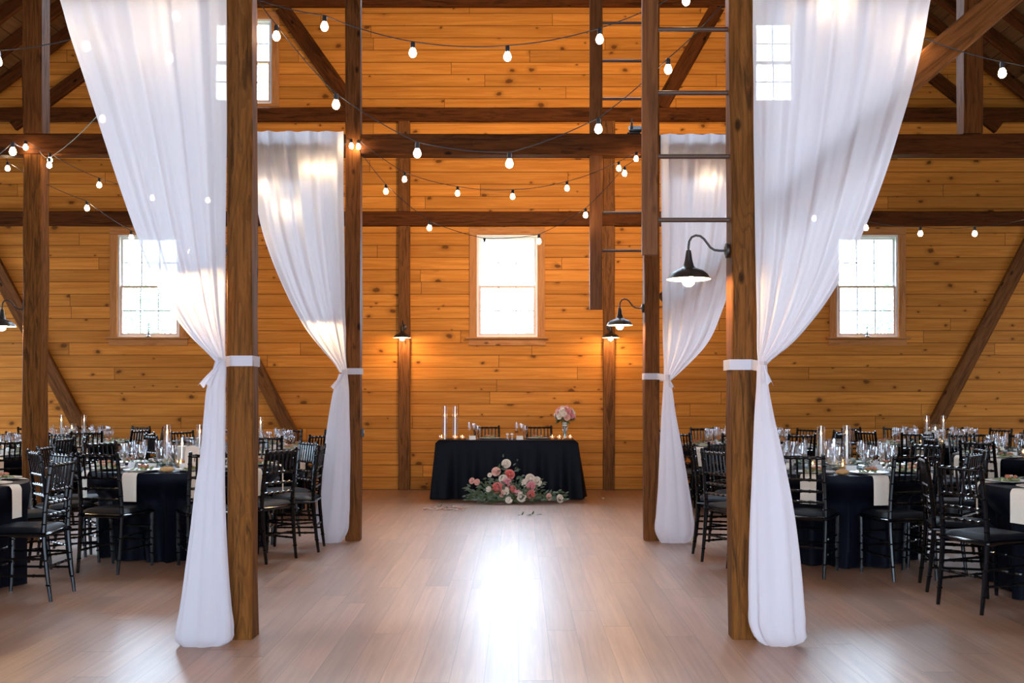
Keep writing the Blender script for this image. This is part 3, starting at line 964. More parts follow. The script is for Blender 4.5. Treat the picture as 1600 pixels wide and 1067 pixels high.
string('string of bulbs from the near left post back to the left side post', [(265, 92, 5.62), (160, 187, 6.9), (77, 259, 8.6)], (P(352, 10, D1 + .16), P(62, 236, D2 - 0.02)))
string('string of bulbs from the left side post out of the picture', [(20, 238, 6.6), (-60, 300, 6.2)], (P(45, 226, D2 - .04), None))
string('upper string of bulbs from the left side post to the far left post', [(40, 231, df), (78, 251, df), (155, 290, df), (238, 310, df), (325, 314, df), (415, 297, df), (490, 267, df), (549, 229, df - .05)], (P(36, 222, df), Vector((XLI - .05, df - .05, 3.72))))
string('lower string of bulbs from the left side post to the far left post', [(12, 264, df + .3), (136, 326, df), (205, 372, df), (297, 395, df), (385, 374, df), (448, 330, df), (513, 267, df)], (P(4, 232, df + .3), Vector((XLI - .03, df - .02, 3.70))))
string('string of bulbs from the near right post out behind the right drape', [(1295, 13, 5.50), (1427, 72, 5.50), (1566, 116, 5.485), (1700, 130, 5.48)], (P(1188, -40, 5.49), None))
string('long low string of bulbs from the far right post along the right side', [(1110, 284, df + .02), (1190, 318, df), (1272, 342, df), (1353, 357, df), (1438, 366, df), (1523, 366, df), (1610, 352, df)], (Vector((XRI + .06, df, 3.62)), None))

# ------------------------------------------------------------------ chairs
def ringed(p0, p1, r, n_rings, seg=8):
    """A bamboo-turned stick: a tube with raised joint rings."""
    p0, p1 = Vector(p0), Vector(p1)
    pts, rs = [p0], [r]
    for i in range(n_rings):
        q = (i + 0.7) / (n_rings + 0.4)
        for dq, k in ((-0.010, 1.0), (-0.004, 1.28), (0.004, 1.28), (0.010, 1.0)):
            L = (p1 - p0).length
            pts.append(p0.lerp(p1, min(0.995, max(0.005, q + dq / L))))
            rs.append(r * k)
    pts.append(p1)
    rs.append(r)
    return MB().tube(pts, rs, seg)


def make_chair():
    t = thing('banquet_chair')
    W, Dp = 0.195, 0.19
    for s in (-1, 1):
        m = MB().tube([(s * 0.185, 0.195, 0.43), (s * 0.183, 0.195, 0.30), (s * 0.180, 0.198, 0.15), (s * 0.176, 0.205, 0.0)], [0.017, 0.0165, 0.0145, 0.012], 8)
        for z in (0.36, 0.22, 0.10):
            m.tube([(s * 0.182, 0.197, z - 0.006), (s * 0.182, 0.197, z), (s * 0.182, 0.197, z + 0.006)], [0.015, 0.0205, 0.015], 8)
        m.build('leg', M['chair'], t)
        pts = [(s * 0.172, -0.235, 0.0), (s * 0.174, -0.212, 0.18), (s * 0.176, -0.195, 0.36), (s * 0.176, -0.190, 0.46), (s * 0.174, -0.200, 0.62), (s * 0.170, -0.222, 0.80), (s * 0.168, -0.238, 0.905)]
        m = MB().tube(pts, [0.012, 0.015, 0.0165, 0.0165, 0.016, 0.015, 0.0145], 8)
        for i, q in ((0, .6), (1, .5), (2, .9), (3, .3), (3, .8), (4, .5), (5, .3), (5, .85)):
            c = Vector(pts[i]).lerp(Vector(pts[i + 1]), q)
            m.tube([c - Vector((0, 0, .006)), c, c + Vector((0, 0, .006))], [0.015, 0.0205, 0.015], 8)
        m.lathe([(0.0, 0.022), (0.012, 0.018), (0.0155, 0.008), (0.013, 0.0)], (s * 0.168, -0.238, 0.903), 8)
        m.build('back_post', M['chair'], t)
    ringed((-0.168, -0.236, 0.890), (0.168, -0.236, 0.890), 0.0125, 5).build('top_rail', M['chair'], t)
    for z, y in ((0.725, -0.213), (0.640, -0.203), (0.560, -0.197)):
        ringed((-0.172, y, z), (0.172, y, z), 0.0105, 5).build('cross_rail', M['chair'], t)
    for i in range(6):
        x = -0.12 + 0.048 * i
        MB().tube([(x, -0.213, 0.73), (x, -0.227, 0.82), (x, -0.235, 0.885)], [0.0075, 0.009, 0.0075], 6).build('spindle', M['chair'], t)
    m = MB().box((0, 0.0, 0.437), (0.40, 0.42, 0.03), None, 0.01)
    m.build('seat_frame', M['chair'], t)
    m = MB()

    def cu(u, v):
        x, y = (u - .5) * 2, (v - .5) * 2
        k = (1 - abs(x) ** 6) * (1 - abs(y) ** 6)
        return (x * 0.192, y * 0.20 + 0.005, 0.455 + 0.034 * k ** 0.5)
    m.grid(cu, 12, 12)
    m.build('cushion', M['cushion'], t)
    for z in (0.28, 0.17):
        for s in (-1, 1):
            ringed((s * 0.181, 0.197, z), (s * 0.174, -0.203 - 0.02 * (0.3 - z), z), 0.009, 3, 6).build('stretcher', M['chair'], t)
        ringed((-0.179, 0.198, z + 0.035), (0.179, 0.198, z + 0.035), 0.009, 3, 6).build('stretcher', M['chair'], t)
    ringed((-0.174, -0.209, 0.225), (0.174, -0.209, 0.225), 0.009, 3, 6).build('stretcher', M['chair'], t)
    return t


CHAIR = make_chair()
_used = [False]


def place_chair(x, y, heading, label, group):
    """heading: direction the sitter faces, degrees clockwise from +y seen from above."""
    if not _used[0]:
        c = CHAIR
        _used[0] = True
    else:
        c = dup(CHAIR)
    c.location = (x, y, 0)
    c.rotation_euler = (0, 0, -math.radians(heading))
    tag(c, label, 'chair', group)
    return c


# ------------------------------------------------------------------ table settings
TZ = 0.735


def proto(fn):
    """A kind built once; every use after the first is a copy of it and of its parts."""
    st = {}

    def use(loc, rz, label, cat, group):
        if 'o' not in st:
            st['o'] = fn()
            c = st['o']
        else:
            c = dup(st['o'])
        c.location = loc
        c.rotation_euler = (0, 0, rz)
        return tag(c, label, cat, group)
    return use


def mk_plate():
    o = MB().lathe([(0.0, 0.0), (0.085, 0.0), (0.105, 0.004), (0.150, 0.013), (0.152, 0.016), (0.147, 0.016), (0.105, 0.009), (0.085, 0.006), (0.0, 0.006)], seg=28).build('dinner_plate', M['china'])
    m = MB()
    r = random.Random(2)
    for i in range(46):
        a, q = r.uniform(0, 6.28), 0.075 * r.random() ** .5
        p = (q * math.cos(a), q * math.sin(a), 0.010 + r.uniform(0, 0.035) * (1 - q / 0.09))
        m.leaf(p, (r.uniform(-1, 1), r.uniform(-1, 1), r.uniform(0, .6)), (0, 0, 1), r.uniform(.03, .055), r.uniform(.018, .03), .3)
    ns = len(m.f)
    for i in range(7):
        a, q = r.uniform(0, 6.28), r.uniform(.02, .065)
        m.lathe([(0, 0), (0.011, 0.004), (0.013, 0.012), (0.008, 0.02), (0, 0.022)], (q * math.cos(a), q * math.sin(a), 0.03), 8)
    m.v = [(x, y, max(z, 0.0085)) for x, y, z in m.v]
    sd = m.build('salad', M['salad'], o, False)
    sd.data.materials.append(M['tomato'])
    for i, p in enumerate(sd.data.polygons):
        p.material_index = int(i >= ns)
    sd['kind'] = 'stuff'
    return o


def mk_flute():
    return MB().lathe([(0.0, 0.0), (0.031, 0.0), (0.030, 0.003), (0.006, 0.008), (0.0042, 0.03), (0.0042, 0.082), (0.010, 0.095), (0.021, 0.130), (0.0245, 0.170), (0.0235, 0.225), (0.0222, 0.225), (0.0228, 0.170), (0.019, 0.130), (0.008, 0.100), (0.0, 0.097)], seg=16).build('champagne_flute', M['glass'])


def mk_goblet():
    return MB().lathe([(0.0, 0.0), (0.035, 0.0), (0.034, 0.003), (0.007, 0.009), (0.006, 0.03), (0.007, 0.062), (0.022, 0.075), (0.037, 0.105), (0.041, 0.135), (0.039, 0.182), (0.0375, 0.182), (0.039, 0.135), (0.035, 0.106), (0.020, 0.079), (0.0, 0.073)], seg=18).build('water_goblet', M['glass'])


def mk_wine():
    return MB().lathe([(0.0, 0.0), (0.033, 0.0), (0.032, 0.003), (0.006, 0.008), (0.0045, 0.03), (0.0045, 0.085), (0.015, 0.095), (0.034, 0.122), (0.038, 0.150), (0.032, 0.205), (0.0305, 0.205), (0.0362, 0.150), (0.032, 0.124), (0.013, 0.099), (0.0, 0.095)], seg=18).build('wine_glass', M['glass'])


def mk_napkin(edge=0.30, drop=0.222):
    """Runs outward (local +y) over the table edge and hangs down; the edge is at y = 0."""
    o = MB()

    def f(u, v):
        s = v * (edge + drop)
        x = (u - .5) * (0.125 + 0.006 * math.sin(5 * v))
        wob = 0.0025 * math.sin(u * 9 + v * 3)
        if s < edge - 0.012:
            return (x, s - edge, 0.0035)
        q = min(1, (s - edge + 0.012) / 0.03)
        if q < 1:
            a = q * PI / 2
            return (x, -0.012 + 0.022 * math.sin(a), 0.0035 - 0.020 * (1 - math.cos(a)))
        k = (s - edge - 0.018)
        return (x + 0.02 * k * (u - .5), 0.0115 + 0.012 * k + abs(wob) + 0.002, -0.0165 - k)
    o.grid(f, 8, 30)
    return o.build('linen_napkin', M['napkin'], None, True, 180)


def mk_card():
    m = MB()
    w, h, q = 0.085, 0.052, 0.024
    m.add([(-w / 2, -q, 0), (w / 2, -q, 0), (w / 2, 0, h), (-w / 2, 0, h), (-w / 2, q, 0), (w / 2, q, 0)], [(0, 1, 2, 3), (3, 2, 5, 4)])
    m.add([(-w / 2 + .001, -q + .0015, 0), (w / 2 - .001, -q + .0015, 0), (w / 2 - .001, 0, h - .002), (-w / 2 + .001, 0, h - .002), (-w / 2 + .001, q - .0015, 0), (w / 2 - .001, q - .0015, 0)], [(3, 2, 1, 0), (4, 5, 2, 3)])
    return m.build('place_card', M['card'], None, False)


def mk_roll():
    m = MB()

    def f(u, v):
        a, b = 2 * PI * u, PI * v
        r = math.sin(b)
        return (0.058 * r * math.cos(a) * (1 + .06 * math.sin(3 * a)), 0.042 * r * math.sin(a), 0.022 - 0.022 * math.cos(b) + 0.004 * r * math.sin(4 * a))
    m.grid(f, 16, 10, True)
    return m.build('bread_roll', M['bread'])


def mk_cylinder(h, r):
    def f():
        return MB().lathe([(0.0, 0.0), (r, 0.0), (r, h), (r - 0.0025, h), (r - 0.003, 0.006), (0.0, 0.006)], seg=24).build('glass_cylinder', M['glass'])
    return f


def mk_candle(h, r):
    def f():
        o = MB().lathe([(0.0, 0.0), (r, 0.0), (r, h - 0.004), (r * .8, h), (r * .3, h - 0.003), (0, h - 0.003)], seg=16).build('candle', M['wax'])
        MB().tube([(0, 0, h - .003), (0.0005, 0, h + .006), (0.001, 0, h + .012)], 0.001, 6).build('wick', M['ink'], o)
        k = 1.0
        MB().lathe([(0.0, h + .006), (0.005 * k, h + .012), (0.0065 * k, h + .020), (0.004 * k, h + .034), (0.0, h + .048)], seg=10).build('flame', M['flame'], o)
        return o
    return f


def mk_votive():
    o = MB().lathe([(0.0, 0.0), (0.026, 0.0), (0.036, 0.02), (0.037, 0.042), (0.031, 0.062), (0.029, 0.062), (0.034, 0.042), (0.033, 0.02), (0.024, 0.006), (0.0, 0.006)], seg=18).build('votive_candle', M['amber'])
    MB().lathe([(0.0, 0.008), (0.022, 0.008), (0.022, 0.026), (0.0, 0.026)], seg=12).build('wax', M['wax'], o)
    MB().lathe([(0.0, 0.028), (0.005, 0.033), (0.0065, 0.040), (0.0, 0.058)], seg=8).build('flame', M['flame'], o)
    return o


def mk_greens():
    m = MB()
    r = random.Random(12)
    for i in range(150):
        a = r.uniform(0, 6.28)
        q = r.uniform(0.255, 0.31)
        c = Vector((q * math.cos(a), q * math.sin(a), r.uniform(0.006, 0.06)))
        m.leaf(c, (-math.sin(a) + r.uniform(-.2, .35) * math.cos(a), math.cos(a) + r.uniform(-.2, .35) * math.sin(a), r.uniform(-.02, .8)), (r.uniform(-.4, .4), r.uniform(-.4, .4), 1), r.uniform(.04, .085), r.uniform(.02, .04), .12)
    m.v = [(x, y, max(z, 0.001)) for x, y, z in m.v]
    return m.build('greenery_garland', M['leaf_grey'], None, False)


USE = {'plate': proto(mk_plate), 'flute': proto(mk_flute), 'goblet': proto(mk_goblet), 'wine': proto(mk_wine), 'napkin': proto(mk_napkin), 'card': proto(mk_card), 'roll': proto(mk_roll),
       'cyl_tall': proto(mk_cylinder(0.36, 0.034)), 'taper': proto(mk_candle(0.27, 0.011)), 'cyl_mid': proto(mk_cylinder(0.25, 0.056)), 'pillar': proto(mk_candle(0.17, 0.042)),
       'cyl_head': proto(mk_cylinder(0.44, 0.042)), 'taper_head': proto(mk_candle(0.29, 0.011)), 'votive': proto(mk_votive), 'greens': proto(mk_greens)}

HOURS = {6: 'near side', 7: 'near side just left', 8: 'left side toward the camera', 9: 'left side', 10: 'left side toward the wall', 11: 'far side just left', 0: 'far side',
         1: 'far side just right', 2: 'right side toward the wall', 3: 'right side', 4: 'right side toward the camera', 5: 'near side just right'}


def place_word(ang):
    return HOURS[int(round(6 - ang / 30.0)) % 12]


def in_frame(p, mx=60, top=0):
    if p[1] < 0.5:
        return False
    x, y = proj(p)
    return -mx < x < 1600 + mx and y < 1067 + mx


def round_cloth(name, cx, cy, r, chair_angles, label, ind=0.22):
    m = MB()
    sd = U(0, 6)

    def f(u, v):
        A = 2 * PI * u
        if v <= 0.25:
            q = v / 0.25
            return (r * q * math.sin(A) * 0.992, -r * q * math.cos(A) * 0.992, TZ)
        k = (v - 0.25) / 0.75
        z = (TZ - 0.008) * (1 - k) + 0.006 * k
        amp = 0.055 * k ** 1.1
        rr = r - amp + amp * math.sin(13 * A + sd) * 0.8 + amp * 0.5 * math.sin(22 * A + sd * 2)
        if k > 0.1:
            w = min(1, (k - 0.1) / 0.18)
            dent = 0.0
            for a, push in chair_angles:
                dlt = (A - math.radians(a) + PI) % (2 * PI) - PI
                dent = max(dent, (push + 0.03) * math.exp(-(dlt / 0.37) ** 8))
            rr -= dent * w
        return (rr * math.sin(A), -rr * math.cos(A), z)
    m.grid(f, 180, 28, True)
    m.v = [(x, y, z) for x, y, z in m.v]
    o = m.build(name, M['black_cloth'], None, True, 60)
    o.location = (cx, cy, 0)
    return tag(o, label, 'tablecloth', 'black cloths over the round tables')


def round_table(cx, cy, r, desc, angles, chairs=None, pull=0.30, settings=None, rich=True, candles=True):
    """angles: seats, degrees from the near side, positive to the right."""
    grp = desc.replace('the ', '', 1)
    ch_list = []
    dents = []
    for i, a in enumerate(angles):
        ar = math.radians(a)
        u = Vector((math.sin(ar), -math.cos(ar), 0))
        pl_ = pull + 0.03 * math.sin(i * 2.3)
        R = r + pl_ - 0.19
        ch_list.append((cx + u.x * R, cy + u.y * R, -a, a))
        dents.append((a, max(0.0, 0.235 - (pl_ - 0.19) + 0.01)))
    if chairs:
        for x, y, h, a in chairs:
            ch_list.append((x, y, h, a))
            dist = math.hypot(x - cx, y - cy) - 0.215
            dents.append((math.degrees(math.atan2(x - cx, -(y - cy))), max(0.0, r - dist + 0.015)))
    round_cloth('tablecloth', cx, cy, r, dents, 'black floor-length cloth on ' + desc)
    for x, y, h, a in ch_list:
        if in_frame((x, y, 0.5), 40):
            place_chair(x, y, h, 'black wooden chair, %s, at %s' % (place_word(a), desc), 'black chairs at ' + grp)
    for a in (settings if settings is not None else angles):
        ar = math.radians(a)
        u = Vector((math.sin(ar), -math.cos(ar), 0))
        tg = Vector((u.y, -u.x, 0))          # the sitter's left
        pw = place_word(a)
        c = Vector((cx, cy, TZ))
        if not in_frame(c + u * r, 20):
            continue
        rz = ar + PI
        g = 'at ' + grp
        USE['napkin']((*(c + u * r).xy, TZ), rz, 'cream napkin, %s, of %s' % (pw, desc), 'napkin', 'napkins ' + g)
        p = c + u * (r - 0.185)
        USE['plate']((p.x, p.y, TZ + 0.0045), rz + a, 'salad plate, %s, of %s' % (pw, desc), 'plate', 'plates ' + g)
        for kind, nm, dr, dt in (('goblet', 'water goblet', 0.345, -0.07), ('wine', 'wine glass', 0.375, -0.155), ('flute', 'champagne flute', 0.44, -0.08)):
            p = c + u * (r - dr) + tg * (dt + U(-.004, .004))
            USE[kind]((p.x, p.y, TZ + 0.001), rz, '%s, %s, of %s' % (nm, pw, desc), 'glass', nm.replace('glass', 'glasse') + 's ' + g)
        if rich:
            p = c + u * (r - 0.40) + tg * 0.045
            USE['card']((p.x, p.y, TZ + 0.001), rz + U(-.3, .3), 'white place card, %s, of %s' % (pw, desc), 'card', 'place cards ' + g)
    if candles:
        c = Vector((cx, cy, TZ + 0.001))
        USE['greens']((cx, cy, TZ + 0.001), U(0, 6), 'leafy greenery garland in the middle of ' + desc, 'greenery', 'greenery garlands on the round tables')
        spots = [(-0.12, -0.06, 'tall', 'left-hand tall'), (0.13, 0.04, 'tall', 'right-hand tall'), (0.0, -0.03, 'mid', 'wide short')]
        for dx, dy, k2, lab in spots:
            p = (cx + dx, cy + dy, TZ + 0.001)
            USE['cyl_' + k2](p, 0, '%s glass cylinder around a candle on %s' % (lab, desc), 'candle holder', 'candle cylinders on ' + grp)
            USE['taper' if k2 == 'tall' else 'pillar']((p[0], p[1], p[2] + 0.0065), 0, 'lit %s candle in the %s cylinder on %s' % ('taper' if k2 == 'tall' else 'pillar', lab, desc), 'candle', 'candles on ' + grp)
        for dx, dy, lab in ((0.03, -0.16, 'near'), (-0.16, 0.04, 'left'), (0.13, 0.14, 'right')):
            USE['votive']((cx + dx, cy + dy, TZ + 0.001), 0, '%s lit amber votive in the middle of %s' % (lab, desc), 'candle', 'votives on ' + grp)


def seats(start, n=10):
    step = 360.0 / n
    return [((start + step * i + 180) % 360) - 180 for i in range(n)]


RT = 0.83
round_table(-2.92, 8.68, RT, 'the table behind the near left drape', [-13, 29, 60, 93, 128, 165, -158, -122, -86, -50], settings=seats(-10))
round_table(-4.28, 6.85, RT, 'the cut-off table at front left', [], [(-3.30, 6.70, -90, 98), (-3.66, 7.45, -138, 138)], settings=[88, 130, 52])
round_table(-5.72, 10.35, RT, 'the table behind the left side post', seats(10), pull=0.23)
round_table(-5.75, 12.85, 0.80, 'the back table at far left', seats(-8, 9), pull=0.24)
round_table(-3.13, 11.55, RT, 'the table behind the far left drape', seats(-12), pull=0.24)
round_table(2.66, 8.42, RT, 'the table behind the near right drape', [-29, 11, 47, 83, 119, 155, -169, -138, -102, -66], settings=[-30, 7, 43, 79, 115, 151, -173, -137, -101, -66])
round_table(4.06, 6.80, RT, 'the cut-off table at front right', [], [(3.08, 6.96, 104, -98), (3.0, 6.38, 67, -66)], settings=[-110, -70, -30])
round_table(5.30, 10.1, RT, 'the right-edge table in the second row', seats(-20), pull=0.24)
round_table(5.2, 12.45, 0.82, 'the back table at far right', seats(4), pull=0.23)
round_table(2.80, 12.2, RT, 'the table behind the far right drape', seats(-90), pull=0.27)

# bread rolls and the two table signs
for x, y, lab in ((2.51, 7.71, 'crusty bread roll at the front of the table behind the near right drape'), (-2.82, 7.99, 'crusty bread roll at the front of the table behind the near left drape')):
    USE['roll']((x, y, TZ + 0.001), 0.3, lab, 'bread', 'bread rolls')


def sign(label, loc, text, w, h, rz, mat, scallop):
    m = MB()
    n = 40
    pts = []
    for i in range(n):
        A = 2 * PI * i / n
        k = 1 + (0.035 * math.cos(8 * A) if scallop else 0)
        e = 0.45
        cx, sx = math.cos(A), math.sin(A)
        pts.append((w / 2 * k * math.copysign(abs(cx) ** e, cx), h / 2 + h / 2 * k * math.copysign(abs(sx) ** e, sx)))
    m.add([(x, -0.003, z) for x, z in pts] + [(x, 0.003, z) for x, z in pts], [tuple(range(n - 1, -1, -1)), tuple(range(n, 2 * n))] + [(i, (i + 1) % n, n + (i + 1) % n, n + i) for i in range(n)])
    o = m.build('table_sign', mat, None, False)
    o.location = loc
    o.rotation_euler = (0, 0, rz)
    zmin = min(z for x, z in pts)
    o.location.z -= zmin
    tag(o, label, 'sign', 'table number signs')
    c = bpy.data.curves.new('lettering', 'FONT')
    c.body = text
    c.size = h * 0.42
    c.align_x, c.align_y = 'CENTER', 'CENTER'
    c.extrude = 0.0006
    tmp = bpy.data.objects.new('lettering', c)
    me = bpy.data.meshes.new_from_object(tmp)
    bpy.data.objects.remove(tmp)
    me.materials.clear()
    me.materials.append(M['ink'])
    to = bpy.data.objects.new('lettering', me)
    to.location = (0, -0.0037, h * 0.48)
    to.rotation_euler = (PI / 2, 0, 0)
    to.parent = o
    COL.objects.link(to)


sign('cream scalloped table sign reading 11 behind the near left drape table edge', (-2.66, 8.12, TZ + 0.001), '11', 0.115, 0.20, 0.05, M['cream_card'], True)
sign('white rectangular table sign on the back table at far right', (5.0, 12.15, TZ + 0.001), 'N', 0.10, 0.17, -0.1, M['card'], False)

# ------------------------------------------------------------------ head table
HX0, HX1, HY0, HY1, HZ = -1.075, 0.775, 12.92, 13.46, 0.765
m = MB()
hcx, hcy = (HX0 + HX1) / 2, (HY0 + HY1) / 2


def htc(u, v):
    hw, hd = (HX1 - HX0) / 2, (HY1 - HY0) / 2
    per = 4 * (hw + hd)
    s = u * per
    if s < 2 * hw:
        x, y, nx, ny = -hw + s, -hd, 0, -1
    elif s < 2 * hw + 2 * hd:
        x, y, nx, ny = hw, -hd + (s - 2 * hw), 1, 0
    elif s < 4 * hw + 2 * hd:
        x, y, nx, ny = hw - (s - 2 * hw - 2 * hd), hd, 0, 1
    else:
        x, y, nx, ny = -hw, hd - (s - 4 * hw - 2 * hd), -1, 0
    if v < 0.2:
        q = v / 0.2
        return (x * q * 0.995, y * q * 0.995, HZ)
    k = (v - 0.2) / 0.8
    cr = max(0, 1 - min(abs(abs(x) - hw) + abs(abs(y) - hd), 0.35) / 0.35)
    z = (HZ - 0.008) * (1 - k) + 0.006 * k + 0.03 * k * cr * (1 if ny >= 0 else 0.2)
    fl_ = k * (0.035 + 0.07 * cr)
    w = 0.022 * k * math.sin(s * 17) + 0.012 * k * math.sin(s * 39 + 1)
    dx = nx * (fl_ + w) + (math.copysign(0.6, x) * fl_ * cr if nx == 0 else 0)
    dy = ny * (fl_ * (1 if ny < 0 else 0.3) + w * (1 if ny < 0 else .3)) + (math.copysign(0.4, y) * fl_ * cr if ny == 0 else 0)
    return (x + dx, y + dy, z)


m.grid(htc, 220, 26, True)
ht = m.build('tablecloth', M['black_cloth'], None, True, 60)
ht.location = (hcx, hcy, 0)
tag(ht, 'black floor-length cloth on the long head table under the middle window', 'tablecloth')
hz = HZ + 0.001


def HP(px, d=13.1):
    return ((px - CX) / F * d, d, hz)


for px, lab in ((695, 'left'), (711, 'right')):
    p = HP(px)
    USE['cyl_head'](p, 0, '%s one of the two tall glass candle cylinders on the head table' % lab, 'candle holder', 'candle cylinders on the head table')
    USE['taper_head']((p[0], p[1], p[2] + .0065), 0, 'lit taper candle in the %s tall cylinder on the head table' % lab, 'candle', 'candles on the head table')
for px, d, lab in ((690, 13.02, 'in front of the left tall cylinder'), (711, 13.0, 'in front of the right tall cylinder'), (722.5, 13.03, 'right of the tall cylinders'), (863, 13.05, 'farther left of the bouquet vase'), (874, 13.02, 'just left of the bouquet vase'), (891, 13.05, 'right of the bouquet vase')):
    USE['votive'](HP(px, d), 0, 'small amber votive %s on the head table' % lab, 'candle', 'votives on the head table')
for k2, (px, side) in enumerate(((733, 'left'), (807, 'right'))):
    USE['flute'](HP(px, 13.2), 0, 'champagne flute at the %s place of the head table' % side, 'glass', 'flutes on the head table')
    USE['goblet'](HP(px + 13.5, 13.15), 0, 'water goblet at the %s place of the head table' % side, 'glass', 'goblets on the head table')
    USE['wine'](HP(px + 8, 13.34), 0, 'wine glass at the %s place of the head table' % side, 'glass', 'wine glasses on the head table')
    USE['card'](HP(px + 5, 13.05), 0.2, 'white place card at the %s place of the head table' % side, 'card', 'place cards on the head table')
    USE['plate'](HP(px + 33, 13.27), 0, 'salad plate at the %s place of the head table' % side, 'plate', 'plates on the head table')


def mk_shaker():
    o = MB().lathe([(0, 0), (0.021, 0), (0.023, 0.012), (0.019, 0.05), (0.020, 0.062), (0.0, 0.062)], seg=14).build('salt_shaker', M['glass'])
    MB().lathe([(0.021, 0.06), (0.021, 0.072), (0.014, 0.082), (0, 0.084)], seg=14).build('cap', M['china'], o)
    return o


USE['shaker'] = proto(mk_shaker)
USE['shaker'](HP(793, 13.1), 0, 'left shaker of the pair in the middle of the head table', 'shaker', 'shakers on the head table')
USE['shaker'](HP(800, 13.1), 0, 'right shaker of the pair in the middle of the head table', 'shaker', 'shakers on the head table')
for px, side in ((760, 'left'), (843, 'right')):
    place_chair((px - CX) / F * 13.8, 13.76, 180, 'black wooden chair behind the %s place of the head table' % side, 'chairs behind the head table')

sw = thing('switch_box', (XLI + PW / 2 + 0.001, D2 + 0.07, 1.0), 0, 'small black switch box on the inner side of the far left post', 'switch')
MB().box((0.012, 0, 0), (0.024, 0.045, 0.075), None, 0.004).build('housing', M['plastic'], sw)
MB().box((0.0255, 0, 0.01), (0.004, 0.014, 0.026)).build('toggle', M['china'], sw)


# ------------------------------------------------------------------ flowers
def rose_mesh(name, mat, r, seed):
    m = MB()
    rs = random.Random(seed)
    for ring, (n, rad, h, tilt) in enumerate(((3, 0.22, 0.75, 0.15), (5, 0.50, 0.70, 0.5), (6, 0.82, 0.55, 0.95), (7, 1.0, 0.34, 1.25))):
        for i in range(n):
            a0 = 2 * PI * (i + 0.5 * ring) / n + rs.uniform(-.15, .15)
            wd = 2 * PI / n * 0.72

            def f(u, v, a0=a0, wd=wd, rad=rad, h=h, tilt=tilt):
                a = a0 + (u - .5) * 2 * wd * (0.45 + 0.55 * math.sin(PI * min(.75, v * .75 + .05)))
                q = rad * r * (0.18 + 0.82 * v ** (0.55 + 0.3 * tilt))
                edge = 1 - 0.22 * (2 * u - 1) ** 2
                z = h * r * v * edge * 1.15 - 0.10 * r * v * v * tilt
                return (q * math.cos(a), q * math.sin(a), z)
            m.grid(f, 5, 4)
    m.lathe([(0.30 * r, 0.0), (0.34 * r, 0.25 * r), (0.27 * r, 0.52 * r), (0.12 * r, 0.64 * r), (0.0, 0.62 * r)], (0, 0, 0.05 * r), 12)
    me = m.mesh(name, True, 180)
    me.materials.append(mat)
    return me


ROSE = {k: rose_mesh('rose', M['rose_' + k], 1.0, i + 3) for i, k in enumerate(('white', 'blush', 'coral', 'pink'))}


def add_rose(parent, kind, loc, r, direction, i=0):
    o = bpy.data.objects.new('rose', ROSE[kind])
    o.parent = parent
    d = Vector(direction).normalized()
    o.rotation_mode = 'QUATERNION'
    o.rotation_quaternion = d.to_track_quat('Z', 'Y')
    o.location = Vector(loc) - d * r * 0.35
    o.scale = (r, r, r)
    o['label'] = {'white': 'ivory rose', 'blush': 'blush rose', 'coral': 'coral red rose', 'pink': 'pink rose'}[kind]
    COL.objects.link(o)


fy = 12.58
fa_ = P(795, 783, fy)
arr = thing('flower_arrangement', (fa_.x, fy, 0), 0, 'pink and ivory flower arrangement with foliage on the floor before the head table', 'flowers')
o0 = Vector((fa_.x, fy, 0))


def fpt(px, py, dy=0.0):
    return P(px, py, fy - 0.02 + dy) - o0


for kind, px, py, r in (('white', 791, 724, 8), ('blush', 775, 736.5, 8), ('coral', 796, 741, 9), ('white', 786, 748, 7.5), ('pink', 792, 754, 8), ('coral', 777, 763, 10.5), ('coral', 800, 765, 7.5),
                        ('white', 790.5, 767, 6.5), ('white', 763, 764, 5), ('white', 815, 776, 8.5), ('white', 795, 781, 6), ('pink', 809, 770, 5.5), ('white', 829, 748, 9), ('white', 840, 752, 8.5),
                        ('white', 821, 754.5, 7), ('pink', 831.5, 760, 9.5), ('coral', 830, 773, 7.5), ('blush', 858.5, 776, 6), ('white', 875.5, 779, 7.5), ('blush', 737, 751, 5.5), ('blush', 745, 753, 5.5), ('blush', 784, 772, 5), ('white', 765, 742, 4)):
    hgt = 783 - py
    dpt = -0.20 + 0.0058 * hgt
    p = fpt(px, py, dpt - 0.07)
    add_rose(arr, kind, p, r * fy / F * 0.95, ((px - 795) / 70, -1.3, 0.35 + 0.004 * hgt))
lm, lg = MB(), MB()
for i in range(620):
    if rnd() < 0.6:
        q = abs(random.gauss(0, 0.42))
        x = 795 + random.gauss(0, 1) * 24
        y = 783 - abs(random.gauss(0, 26)) * (1 - min(1, abs(x - 795) / 75))
    else:
        x = U(728, 885)
        y = 783 - rnd() * (24 if x < 760 else 16 if x > 850 else 32)
    h_ = 783 - y
    p = fpt(x, min(y, 781), -0.22 + 0.0058 * h_ + U(-.05, .07))
    dirv = ((x - 795) / 50 + U(-.7, .7), U(-1, .1), U(-.35, .9))
    (lm if rnd() < .6 else lg).leaf(p, dirv, (U(-.6, .6), -1, U(.2, 1)), U(.045, .085), U(.02, .036), .15)
for b_ in (lm, lg):
    b_.v = [(x, min(y, 0.21), max(z, 0.003)) for x, y, z in b_.v]
lm.build('foliage', M['leaf'], arr, False)
lg.build('foliage', M['leaf_grey'], arr, False)
st_ = MB()
for i in range(26):
    x = U(740, 870)
    p = fpt(x, 783 - rnd() * 40 * (1 - abs(x - 800) / 90), 0)
    st_.tube([(U(-.15, .15), 0.0, 0.01), (p.x * .6, -0.03, p.z * .5 + .01), (p.x, p.y, p.z)], 0.0025, 5)
st_.v = [(x, y, max(z, 0.002)) for x, y, z in st_.v]
